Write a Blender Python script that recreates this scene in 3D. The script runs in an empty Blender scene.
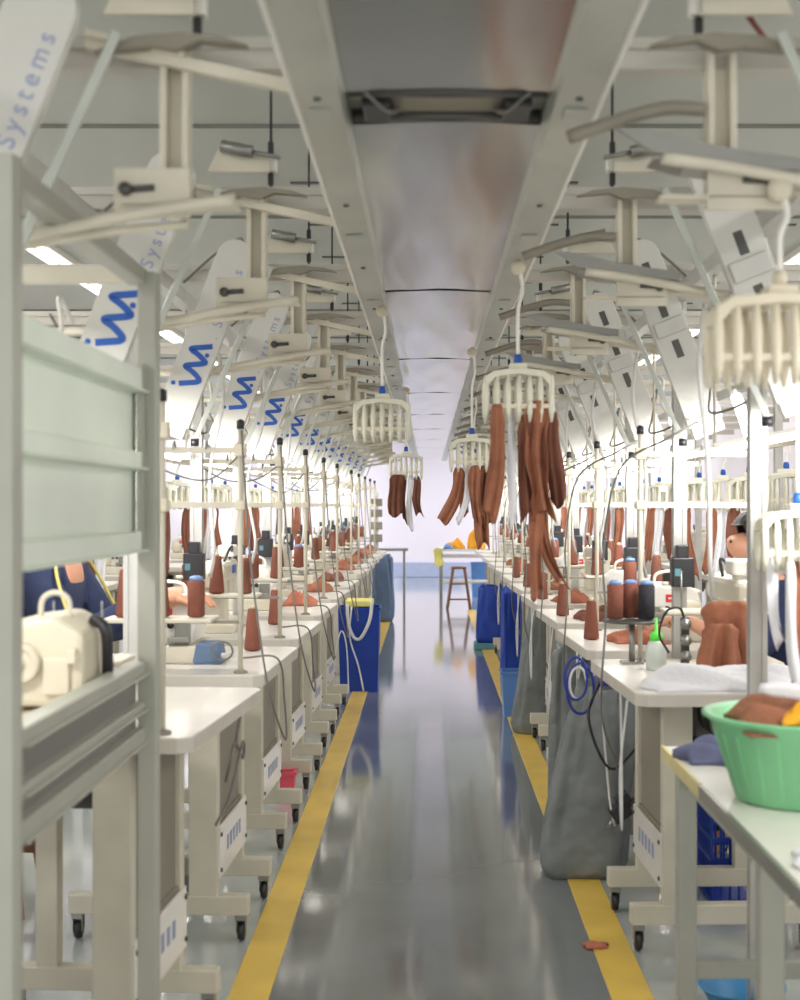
import bpy, bmesh, math, random
from mathutils import Vector, Matrix
R = math.radians
S = bpy.context.scene
COL = S.collection

# ---------------------------------------------------------------- camera, light, exposure
CH = 1.35
cam_d = bpy.data.cameras.new('camera'); cam = bpy.data.objects.new('camera', cam_d); COL.objects.link(cam)
cam.location = (0, 0, CH); cam.rotation_euler = (R(90), 0, 0)
cam_d.sensor_fit = 'VERTICAL'; cam_d.sensor_height = 36; cam_d.sensor_width = 28.8
cam_d.lens = 50.4; cam_d.shift_x = -0.028; cam_d.shift_y = 0.005
cam_d.clip_start = .05; cam_d.clip_end = 200
cam_d.dof.use_dof = True; cam_d.dof.focus_distance = 7.0; cam_d.dof.aperture_fstop = 4.0
S.camera = cam
S.view_settings.view_transform = 'Standard'
try: S.view_settings.look = 'None'
except Exception: pass
S.view_settings.gamma = 1; S.view_settings.use_curve_mapping = False
S.view_settings.exposure = 0.0
w = bpy.data.worlds.new('world'); S.world = w; w.use_nodes = True
w.node_tree.nodes['Background'].inputs[0].default_value = (1.0, .985, .965, 1)
w.node_tree.nodes['Background'].inputs[1].default_value = 1.5

def area(name, loc, sx, sy, power, col=(1, .975, .935), rot=(0, 0, 0)):
    l = bpy.data.lights.new(name, 'AREA'); l.shape = 'RECTANGLE'; l.size = sx; l.size_y = sy
    l.energy = power; l.color = col
    o = bpy.data.objects.new(name, l); o.location = loc; o.rotation_euler = rot; COL.objects.link(o); return o
# area lights of the added ceiling fittings, put in to light the hall
for y in (1.5, 5.5, 9.5, 13.5, 17.5):
    for x in (-2.3, 2.3):
        area('ceiling_fill_glow', (x, y, 2.83), .5, 3.2, 44)
for x in (-2.3, 2.3): area('far_bay_fill', (x, 22.5, 2.83), 1.2, 6, 190, (.98, .97, 1))  # added fill that brightens the far floor and wall, without any fitting

# ---------------------------------------------------------------- materials
def lin(c):
    c /= 255
    return c / 12.92 if c <= .04045 else ((c + .055) / 1.055) ** 2.4
def rgb(r, g, b): return (lin(r), lin(g), lin(b), 1)
def mat(name, c, rough=.5, metal=0, var=.06, scale=8, bump=0, emit=0, trans=0, alpha=1, bscale=40):
    m = bpy.data.materials.new(name); m.use_nodes = True
    nt = m.node_tree; b = nt.nodes['Principled BSDF']; c = rgb(*c)
    b.inputs['Roughness'].default_value = rough; b.inputs['Metallic'].default_value = metal
    tc = nt.nodes.new('ShaderNodeTexCoord'); n = nt.nodes.new('ShaderNodeTexNoise')
    n.inputs['Scale'].default_value = scale; n.inputs['Detail'].default_value = 3
    nt.links.new(tc.outputs['Object'], n.inputs['Vector'])
    r = nt.nodes.new('ShaderNodeValToRGB')
    r.color_ramp.elements[0].position = .3; r.color_ramp.elements[1].position = .7
    r.color_ramp.elements[0].color = tuple(max(0, v * (1 - var)) for v in c[:3]) + (1,)
    r.color_ramp.elements[1].color = tuple(min(1, v * (1 + var)) for v in c[:3]) + (1,)
    nt.links.new(n.outputs['Fac'], r.inputs['Fac']); nt.links.new(r.outputs['Color'], b.inputs['Base Color'])
    if bump:
        n2 = nt.nodes.new('ShaderNodeTexNoise'); n2.inputs['Scale'].default_value = bscale
        nt.links.new(tc.outputs['Object'], n2.inputs['Vector'])
        bp = nt.nodes.new('ShaderNodeBump'); bp.inputs['Strength'].default_value = bump; bp.inputs['Distance'].default_value = .05 if bscale < 15 else .01
        nt.links.new(n2.outputs['Fac'], bp.inputs['Height']); nt.links.new(bp.outputs['Normal'], b.inputs['Normal'])
    if emit:
        b.inputs['Emission Color'].default_value = c; b.inputs['Emission Strength'].default_value = emit
    if trans: b.inputs['Transmission Weight'].default_value = trans
    if alpha < 1: b.inputs['Alpha'].default_value = alpha
    return m
M = dict(
    cream=mat('cream_paint', (214, 208, 190), .42),
    leg=mat('cream_leg_paint', (205, 200, 182), .45),
    top=mat('table_laminate', (226, 222, 214), .28, var=.02),
    edge=mat('table_edge', (206, 200, 188), .4),
    alu=mat('anodised_aluminium', (196, 195, 190), .38, .35),
    aludark=mat('grey_steel', (150, 150, 145), .35, .6),
    white=mat('white_plastic', (238, 236, 228), .35, var=.02),
    hang=mat('hanger_plastic', (226, 224, 205), .4, var=.05, scale=20),
    ivory=mat('aged_plastic', (222, 213, 190), .4),
    panel=mat('panel_paint', (208, 207, 200), .4, var=.02),
    logo=mat('logo_blue', (28, 88, 178), .4, var=.01),
    letter=mat('letter_grey_blue', (150, 158, 190), .5, var=.01),
    steel=mat('stainless', (214, 213, 208), .18, .9, var=.08, scale=2),
    steel2=mat('stainless_flange', (188, 192, 184), .36, .5, var=.1, scale=3),
    dark=mat('black_plastic', (38, 38, 42), .4),
    darkgrey=mat('dark_grey_metal', (85, 84, 80), .4, .3),
    taupe=mat('cabinet_taupe', (140, 134, 120), .5),
    brown=mat('brown_fabric', (160, 104, 78), .9, var=.18, scale=14, bump=.35, bscale=120),
    brown2=mat('dark_brown_fabric', (122, 76, 60), .9, var=.15, scale=14, bump=.35, bscale=120),
    peach=mat('peach_fabric', (176, 108, 84), .9, var=.15, scale=14, bump=.3, bscale=120),
    tape=mat('white_fabric', (232, 232, 236), .9, var=.04, bump=.2, bscale=90),
    cone=mat('brown_thread', (130, 76, 60), .8, var=.1, scale=60, bump=.3, bscale=200),
    conek=mat('black_thread', (44, 42, 48), .8, var=.2, scale=60, bump=.3, bscale=200),
    capb=mat('blue_spool_cap', (130, 160, 210), .5),
    navy=mat('navy_fabric', (42, 52, 84), .9, var=.15, bump=.3),
    navyd=mat('dark_trousers', (40, 42, 52), .9),
    skin=mat('skin', (205, 150, 120), .5),
    hair=mat('dark_hair', (38, 33, 32), .6, bump=.5, bscale=80),
    yel=mat('yellow_piping', (214, 200, 110), .7),
    ycloth=mat('yellow_cloth', (226, 218, 130), .85, bump=.2),
    orange=mat('orange_cloth', (240, 170, 40), .85, bump=.2),
    red=mat('red_plastic', (214, 60, 60), .4),
    pink=mat('pink_plastic', (230, 90, 110), .4),
    blue=mat('blue_bin', (18, 60, 160), .45, var=.1),
    lblue=mat('light_blue_plastic', (92, 136, 200), .4),
    aqua=mat('aqua_plastic', (70, 150, 205), .4),
    teal=mat('teal_cloth', (90, 140, 150), .7),
    sack=mat('grey_sack', (124, 129, 128), .75, var=.12, scale=5, bump=.9, bscale=7),
    sackb=mat('blue_grey_sack', (96, 118, 150), .6, var=.15, scale=5, bump=.3, bscale=12),
    green=mat('green_plastic', (150, 228, 170), .3, trans=.2),
    lime=mat('lime_plastic', (90, 225, 70), .35),
    bottle=mat('milky_plastic', (222, 230, 222), .35, trans=.3),
    wood=mat('brown_wood', (122, 82, 58), .5, var=.2),
    tape_y=mat('yellow_edge_tape', (220, 206, 150), .5),
    frame=mat('frame_paint', (176, 177, 165), .42, .15, var=.04),
    glass=mat('milky_sheet', (232, 242, 228), .4, var=.06, scale=3),
    lamp=mat('lit_lamp', (255, 250, 240), .4, emit=4),
    cable=mat('grey_cable', (120, 118, 112), .5),
    cablew=mat('white_cable', (225, 225, 222), .5),
    cableb=mat('blue_cable', (40, 60, 150), .45),
    violet=mat('violet_box', (66, 60, 160), .5),
    striped=mat('grey_blue_cloth', (104, 108, 140), .9, var=.3, scale=10),
    stripe=mat('yellow_floor_paint', (228, 192, 86), .3, var=.09, scale=5),
    ceil=mat('ceiling_paint', (188, 192, 184), .7, var=.02, scale=1),
    beam=mat('beam_paint', (188, 184, 174), .4, .2, var=.03),
    joint=mat('ceiling_joint_grey', (140, 142, 134), .7),
    ceild=mat('ceiling_slot', (110, 108, 100), .7),
    wallm=mat('lavender_wall', (220, 214, 222), .7, var=.015, scale=1),
    base=mat('baseboard_blue_grey', (160, 170, 196), .5),
    rail=mat('red_brown_hose', (130, 70, 58), .5),
)

def floor_material():
    m = bpy.data.materials.new('epoxy_floor'); m.use_nodes = True; nt = m.node_tree; b = nt.nodes['Principled BSDF']
    tc = nt.nodes.new('ShaderNodeTexCoord'); sx = nt.nodes.new('ShaderNodeSeparateXYZ'); nt.links.new(tc.outputs['Object'], sx.inputs[0])
    def mth(op, a, v):
        n = nt.nodes.new('ShaderNodeMath'); n.operation = op; nt.links.new(a, n.inputs[0])
        if isinstance(v, float): n.inputs[1].default_value = v
        else: nt.links.new(v, n.inputs[1])
        return n.outputs[0]
    inside = mth('MULTIPLY', mth('GREATER_THAN', sx.outputs[0], -.50), mth('LESS_THAN', sx.outputs[0], .56))
    n = nt.nodes.new('ShaderNodeTexNoise'); n.inputs['Scale'].default_value = 1.6; n.inputs['Detail'].default_value = 5
    nt.links.new(tc.outputs['Object'], n.inputs['Vector'])
    def ramp(c0, c1):
        r = nt.nodes.new('ShaderNodeValToRGB'); r.color_ramp.elements[0].position = .35; r.color_ramp.elements[1].position = .65
        r.color_ramp.elements[0].color = rgb(*c0); r.color_ramp.elements[1].color = rgb(*c1)
        nt.links.new(n.outputs['Fac'], r.inputs['Fac']); return r.outputs['Color']
    mx = nt.nodes.new('ShaderNodeMix'); mx.data_type = 'RGBA'
    nt.links.new(inside, mx.inputs['Factor'])
    nt.links.new(ramp((168, 176, 174), (182, 188, 186)), mx.inputs['A'])
    nt.links.new(ramp((116, 121, 121), (130, 134, 135)), mx.inputs['B'])
    nt.links.new(mx.outputs['Result'], b.inputs['Base Color'])
    b.inputs['Roughness'].default_value = .09; b.inputs['IOR'].default_value = 1.75
    n2 = nt.nodes.new('ShaderNodeTexNoise'); n2.inputs['Scale'].default_value = 5; n2.inputs['Detail'].default_value = 2
    nt.links.new(tc.outputs['Object'], n2.inputs['Vector'])
    bp = nt.nodes.new('ShaderNodeBump'); bp.inputs['Strength'].default_value = .03; bp.inputs['Distance'].default_value = .01
    nt.links.new(n2.outputs['Fac'], bp.inputs['Height']); nt.links.new(bp.outputs['Normal'], b.inputs['Normal'])
    b.inputs['Coat Weight'].default_value = .5; b.inputs['Coat Roughness'].default_value = .08
    return m
M['floor'] = floor_material()

# ---------------------------------------------------------------- mesh helpers
class MB:
    def __init__(s): s.v = []; s.f = []; s.sm = []; s.mi = []; s.cur = 0
    def add(s, vs, fs, smooth=False, mtx=None):
        o = len(s.v)
        s.v += [tuple(mtx @ Vector(v)) if mtx else tuple(v) for v in vs]
        s.f += [tuple(i + o for i in f) for f in fs]; s.sm += [smooth] * len(fs); s.mi += [s.cur] * len(fs); return s
    def box(s, c, d, mtx=None, taper=1.0):
        x, y, z = c; a, b, e = d[0] / 2, d[1] / 2, d[2] / 2; t = taper
        vs = [(x-a, y-b, z-e), (x+a, y-b, z-e), (x+a, y+b, z-e), (x-a, y+b, z-e),
              (x-a*t, y-b*t, z+e), (x+a*t, y-b*t, z+e), (x+a*t, y+b*t, z+e), (x-a*t, y+b*t, z+e)]
        return s.add(vs, [(0,3,2,1), (4,5,6,7), (0,1,5,4), (1,2,6,5), (2,3,7,6), (3,0,4,7)], False, mtx)
    def bar(s, p0, p1, w, h):
        p0, p1 = Vector(p0), Vector(p1); d = p1 - p0; L = d.length; q = d.to_track_quat('Z', 'Y').to_matrix().to_4x4()
        return s.box((0, 0, L/2), (w, h, L), Matrix.Translation(p0) @ q)
    def tube(s, pts, r, n=8, cap=True):
        pts = [Vector(p) for p in pts]; rs = r if isinstance(r, (list, tuple)) else [r] * len(pts)
        vs = []; fs = []; prev = None
        for i, p in enumerate(pts):
            t = (pts[min(i+1, len(pts)-1)] - pts[max(i-1, 0)]).normalized()
            if prev is None:
                u = t.orthogonal().normalized()
            else:
                u = (prev - t * prev.dot(t))
                u = u.normalized() if u.length > 1e-6 else t.orthogonal().normalized()
            prev = u; v = t.cross(u)
            for k in range(n):
                a = 2 * math.pi * k / n; vs.append(p + (u * math.cos(a) + v * math.sin(a)) * rs[i])
        for i in range(len(pts) - 1):
            for k in range(n):
                fs.append((i*n+k, i*n+(k+1) % n, (i+1)*n+(k+1) % n, (i+1)*n+k))
        s.add(vs, fs, True)
        if cap:
            o = len(s.v) - len(vs)
            s.f += [tuple(o + k for k in range(n))[::-1], tuple(o + (len(pts)-1)*n + k for k in range(n))]; s.sm += [False]*2; s.mi += [s.cur]*2
        return s
    def lathe(s, prof, c=(0, 0, 0), n=20, mtx=None):
        vs = []; fs = []
        for (r, z) in prof:
            for k in range(n):
                a = 2*math.pi*k/n; vs.append((c[0] + r*math.cos(a), c[1] + r*math.sin(a), c[2] + z))
        for i in range(len(prof)-1):
            for k in range(n): fs.append((i*n+k, i*n+(k+1) % n, (i+1)*n+(k+1) % n, (i+1)*n+k))
        fs.append(tuple(range(n))[::-1]); fs.append(tuple((len(prof)-1)*n + k for k in range(n)))
        return s.add(vs, fs, True, mtx)
    def prism(s, poly, y0, y1, mtx=None, smooth=False):   # poly in XZ extruded along Y
        n = len(poly); vs = [(x, y0, z) for x, z in poly] + [(x, y1, z) for x, z in poly]
        fs = [tuple(range(n)), tuple(range(n, 2*n))[::-1]]
        s.add(vs, fs, False, mtx); o = len(s.v) - 2*n
        for k in range(n):
            s.f.append((o+k, o+n+k, o+n+(k+1) % n, o+(k+1) % n)); s.sm.append(smooth); s.mi.append(s.cur)
        return s
    def build(s, name, m, parent=None, bevel=0, label=None):
        me = bpy.data.meshes.new(name); me.from_pydata(s.v, [], s.f)
        for mm in (m if isinstance(m, (list, tuple)) else [m]): me.materials.append(mm)
        for p, f, i in zip(me.polygons, s.sm, s.mi): p.use_smooth = f; p.material_index = i
        bm = bmesh.new(); bm.from_mesh(me); bmesh.ops.recalc_face_normals(bm, faces=bm.faces)
        if bevel:
            ed = [e for e in bm.edges if len(e.link_faces) == 2 and e.calc_face_angle(0) > .6]
            bmesh.ops.bevel(bm, geom=ed, offset=bevel, segments=2, affect='EDGES', profile=.5, clamp_overlap=True)
        bm.to_mesh(me); bm.free()
        o = bpy.data.objects.new(name, me); COL.objects.link(o)
        if parent: o.parent = parent
        if label: o['label'] = label
        return o
def tag(o, label, cat, group=None, kind=None):
    if label: o['label'] = label
    if cat: o['category'] = cat
    if group: o['group'] = group
    if kind: o['kind'] = kind
    return o
def thing(name, loc, label, cat, group=None, rz=0):
    o = bpy.data.objects.new(name, None); COL.objects.link(o); o.location = loc; o.rotation_euler = (0, 0, rz)
    o.empty_display_size = .05
    return tag(o, label, cat, group)
def put(o, loc, label, cat, group=None, rz=0):
    o.location = loc; o.rotation_euler = (0, 0, rz); return tag(o, label, cat, group)
KIDS = {}
def kids(o):
    return [c for c in COL.objects if c.parent is o]
def dup(o, loc=None, label=None, group=None, rz=None, parent=None, _k=None):
    c = o.copy(); COL.objects.link(c); c.parent = parent
    if loc is not None: c.location = loc
    if rz is not None: c.rotation_euler = (0, 0, rz)
    if label: c['label'] = label
    if group: c['group'] = group
    ks = KIDS.get(o.name)
    if ks is None: ks = KIDS[o.name] = kids(o)
    for k in ks: dup(k, parent=c)
    return c
def struct(o, kind='structure'): o['kind'] = kind; return o
def spline(pts, n=6):
    P = [Vector(p) for p in pts]; P = [P[0]*2-P[1]] + P + [P[-1]*2-P[-2]]; out = []
    for i in range(1, len(P)-2):
        for k in range(n):
            t = k/n; a, b, c, d = P[i-1:i+3]
            out.append(.5*((2*b) + (c-a)*t + (2*a-5*b+4*c-d)*t*t + (3*b-a-3*c+d)*t**3))
    out.append(P[-2]); return out
ORD = ['nearest'] + 'second third fourth fifth sixth seventh eighth ninth tenth eleventh twelfth thirteenth fourteenth fifteenth sixteenth seventeenth eighteenth nineteenth twentieth'.split()
ORD += ['twenty-' + x for x in 'first second third fourth fifth sixth seventh eighth ninth'.split()] + ['thirtieth']
def onm(k): return 'nearest' if k == 0 else ORD[k] + '-nearest'
SIDE = {-1: 'left', 1: 'right'}

# ---------------------------------------------------------------- the hall
XC = .035           # centre line of the overhead housing
NST = 12            # stations on each side
P = 1.15            # station pitch
WX = 3.4
struct(MB().box((0, 12.6, -.05), (2*WX+.4, 27.6, .1)).build('floor', M['floor']))
struct(MB().box((0, 12.6, 2.95), (2*WX+.4, 27.6, .1)).build('ceiling', M['ceil']))
struct(MB().box((0, 26.3, 1.45), (2*WX+.4, .2, 2.9)).build('wall_far', M['wallm']))
struct(MB().box((-WX-.1, 12.6, 1.45), (.2, 27.4, 2.9)).build('wall_left', M['wallm']))
struct(MB().box((WX+.1, 12.6, 1.45), (.2, 27.4, 2.9)).build('wall_right', M['wallm']))
struct(MB().box((0, 26.17, .14), (2*WX, .06, .28)).build('baseboard_far', M['base'], bevel=.01))
for nm, x0, x1 in (('trim_1', -.548, -.436), ('trim_2', .502, .617)):
    struct(MB().box(((x0+x1)/2, 9.5, .001), (x1-x0, 17.0, .004)).build(nm, M['stripe']))
cl = bpy.data.objects['ceiling']
for i in range(13):
    y = 1.7 + i*.67*1.5
    for x in (-1.9, -.58, .64, 1.95):
        MB().box((x, y, 2.897), (.16, .035, .008)).build('ceiling_slot', M['ceild'], cl)
for i in range(9):
    MB().box((0, 2.1 + i*1.8, 2.892), (2*WX, .010, .016)).build('ceiling_joint', M['joint'], cl)

# added ceiling light fittings, made up to carry the hall's fill light (the glow of each is the area light just under it)
def added_fitting(y, x, lab):
    t = thing('added_ceiling_light', (x, y, 2.9), lab, 'ceiling light', 'added long ceiling lights over the rows')
    MB().box((0, 0, -.02), (.16, 3.0, .04)).build('housing', M['white'], t, bevel=.005)
    for s in (-.04, .04): MB().tube([(s, -1.45, -.05), (s, 1.45, -.05)], .012, 8).build('tube', M['lamp'], t)
for i, y in enumerate((1.5, 5.5, 9.5, 13.5, 17.5)):
    for s in (-1, 1): added_fitting(y, 2.3*s, f'{onm(i)} added long white ceiling light above the {SIDE[s]} row'.replace('-nearest', '-nearest'))

# ---------------------------------------------------------------- overhead stainless housing
t = thing('overhead_track_housing', (XC, 0, 2.05), 'long stainless steel track housing running overhead along the middle of the aisle', 'duct')
for s in (-1, 1):
    m = MB()
    poly = [(s*.262, 0), (s*.262, .056), (s*.256, .056), (s*.256, .006), (s*.192, .006), (s*.187, .045), (s*.182, .045), (s*.187, 0)]
    m.prism(poly, .4, 22.3); m.build('side_flange', M['steel2'], t)
    MB().box((s*.266, 11.35, .02), (.008, 21.9, .05)).build('edge_lip', M['white'], t, bevel=.002)
    for i in range(24):
        y = 1.55 + i*.86
        MB().lathe([(.0005, -.003), (.006, -.003), (.007, .001)], (s*.226, y, -.001), 8).build('screw', M['darkgrey'], t)
    for i in range(10):
        y = 2.5 + i*1.15*1.0
        MB().box((s*.226, y, -.003), (.04, .06, .004)).build('joint_plate', M['steel2'], t, bevel=.001)
ys = [.4, 2.49, 2.71, 4.80, 4.84, 7.05, 7.09, 9.2, 9.24, 11.4, 11.44, 13.6, 13.64, 15.8, 15.84, 18.0, 18.04, 20.1, 20.14, 22.3]
for i in range(0, len(ys), 2):
    y0, y1 = ys[i], ys[i+1]
    # gently dished bottom sheet
    n = 12; nl = 24; vs = []; fs = []
    rnd = random.Random(i)
    for j in range(nl+1):
        y = y0 + (y1-y0)*j/nl
        for k in range(n+1):
            x = -.184 + .368*k/n
            vs.append((x, y, .035 + .006*math.sin(k/n*math.pi) + .0016*math.sin(y*5+i)*math.cos(k*.9)))
    for j in range(nl):
        for k in range(n): a = j*(n+1)+k; fs.append((a, a+1, a+n+2, a+n+1))
    m = MB().add(vs, fs, True); m.add([(x, y, z+.006) for x, y, z in vs], [f[::-1] for f in fs], True)
    m.build('bottom_panel', M['steel'], t)
for y in (2.52, 2.68):
    MB().tube([(-.18, y, .045), (.18, y, .045)], .012, 12).build('roller', M['darkgrey'], t)
MB().box((0, 2.6, .052), (.2, .2, .004)).build('belt', M['taupe'], t)
for s in (-1, 1):
    MB().box((s*.13, 2.6, .04), (.05, .12, .03)).build('bearing_block', M['dark'], t, bevel=.004)
    MB().tube(spline([(s*.15, 2.50, .04), (s*.11, 2.56, .02), (s*.09, 2.62, .04), (s*.14, 2.7, .04)]), .004, 6).build('cable', M['cable'], t)
MB().box((0, 11.35, .057), (.52, 21.9, .002)).build('top_cover', M['steel2'], t)

# ---------------------------------------------------------------- cross beams, longitudinal rails
BY = [1.31 + P*i for i in range(14)]
def cross_beam():
    m = MB(); m.box((0, 0, 0), (6.6, .045, .024)); m.box((0, 0, .018), (6.6, .034, .014)); m.box((0, 0, .034), (6.6, .045, .020))
    return m.build('cross_beam', M['beam'])
cb = None
for i, y in enumerate(BY):
    lab = f'{onm(i)} pale aluminium cross beam spanning above the aisle housing'
    if cb is None: cb = put(cross_beam(), (0, y, 2.121), lab, 'beam', 'cross beams over the aisle')
    else: dup(cb, (0, y, 2.121), lab)
for s in (-1, 1):
    for x, z, nm in ((.872, 2.08, 'inner'), (1.95, 2.08, 'outer')):
        o = MB().box((0, 0, 0), (.045, 15.6, .05)).build('long_rail', M['alu'], bevel=.003)
        put(o, (s*x, 8.6, z), f'{nm} long aluminium rail running lengthwise above the {SIDE[s]} row', 'rail')

# ---------------------------------------------------------------- posts
def make_post():
    t = thing('support_post', (0, 0, 0), '', 'post')
    m = MB()
    for sx in (-1, 1):
        for sy in (-1, 1): m.box((sx*.0155, sy*.0155, 1.03), (.014, .014, 2.05))
    m.box((0, 0, 1.03), (.036, .036, 2.05)); m.build('profile', M['alu'], t)
    MB().box((0, 0, .004), (.1, .1, .008)).build('foot_plate', M['aludark'], t, bevel=.002)
    b = MB().box((.0, -.055, 1.12), (.075, .06, .10)).box((0, -.055, 1.19), (.04, .04, .045)).build('valve_box', M['dark'], t, bevel=.004)
    MB().box((-.02, -.0862, 1.12), (.02, .002, .025)).build('sticker', M['teal'], b)
    MB().tube([(-.036, -.05, 1.08), (-.07, -.05, 1.08)], .007, 8).build('air_fitting', M['ivory'], t)
    return t
p0 = None
for s in (-1, 1):
    for k in range(NST):
        y = (4.13 + (.5 if k > 5 else 0) if s < 0 else 3.71) + P*k
        lab = f'{onm(k)} slim aluminium post on the floor between the {SIDE[s]} tables'
        if p0 is None: p0 = make_post(); p0['label'] = lab; p0['group'] = 'aluminium posts between the tables'; p0.location = (s*.872, y, 0)
        else: dup(p0, (s*.872, y, 0), lab)
for o in [o for o in COL.objects if o.name.startswith('support_post') and o.parent is None and o.location.y < 4.2]:
    for c in kids(o):
        if c.name.startswith(('valve_box', 'air_fitting')):
            for g in kids(c): bpy.data.objects.remove(g)
            bpy.data.objects.remove(c)
for s in (-1, 1):
    for k in range(7):
        y = 3.2 + 2.3*k; lab = f'{onm(k)} aluminium post of the outer line behind the {SIDE[s]} row'
        o = MB().box((0, 0, 1.027), (.045, .045, 2.053)).build('support_post', M['alu'], None, .004)
        put(o, (s*1.95, y, 0), lab, 'post', 'outer line of posts')

# ---------------------------------------------------------------- station conveyor arms with logo panel
def text_mesh(body, size, spacing=1.0):
    cu = bpy.data.curves.new('lettering', 'FONT'); cu.body = body; cu.size = size; cu.space_character = spacing; cu.extrude = .0006
    cu.resolution_u = 3; cu.align_x = 'LEFT'; cu.align_y = 'CENTER'
    tmp = bpy.data.objects.new('tmp', cu); COL.objects.link(tmp)
    dg = bpy.context.evaluated_depsgraph_get(); me = bpy.data.meshes.new_from_object(tmp.evaluated_get(dg))
    vs = [tuple(v.co) for v in me.vertices]; fs = [tuple(p.vertices) for p in me.polygons]
    bpy.data.objects.remove(tmp); bpy.data.meshes.remove(me); return vs, fs
TXT = text_mesh('. Systems', .047, 1.35)

def ribbon(m, pts, wd, y0, y1, map_):
    # thick polyline in 2D -> prism, mapped
    P2 = [Vector(p) for p in pts]; L = []; Rr = []
    for i, p in enumerate(P2):
        d = (P2[min(i+1, len(P2)-1)] - P2[max(i-1, 0)]).normalized(); nrm = Vector((-d.y, d.x))
        a = (P2[i]-P2[max(i-1, 0)]); b = (P2[min(i+1, len(P2)-1)]-P2[i])
        k = 1.0
        if a.length > 0 and b.length > 0:
            c = max(.55, math.cos(a.angle(b)/2)); k = 1/c
        L.append(p+nrm*wd*k/2); Rr.append(p-nrm*wd*k/2)
    for i in range(len(P2)-1):
        m.prism([map_(*q) for q in (L[i], L[i+1], Rr[i+1], Rr[i])], y0, y1)

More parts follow.
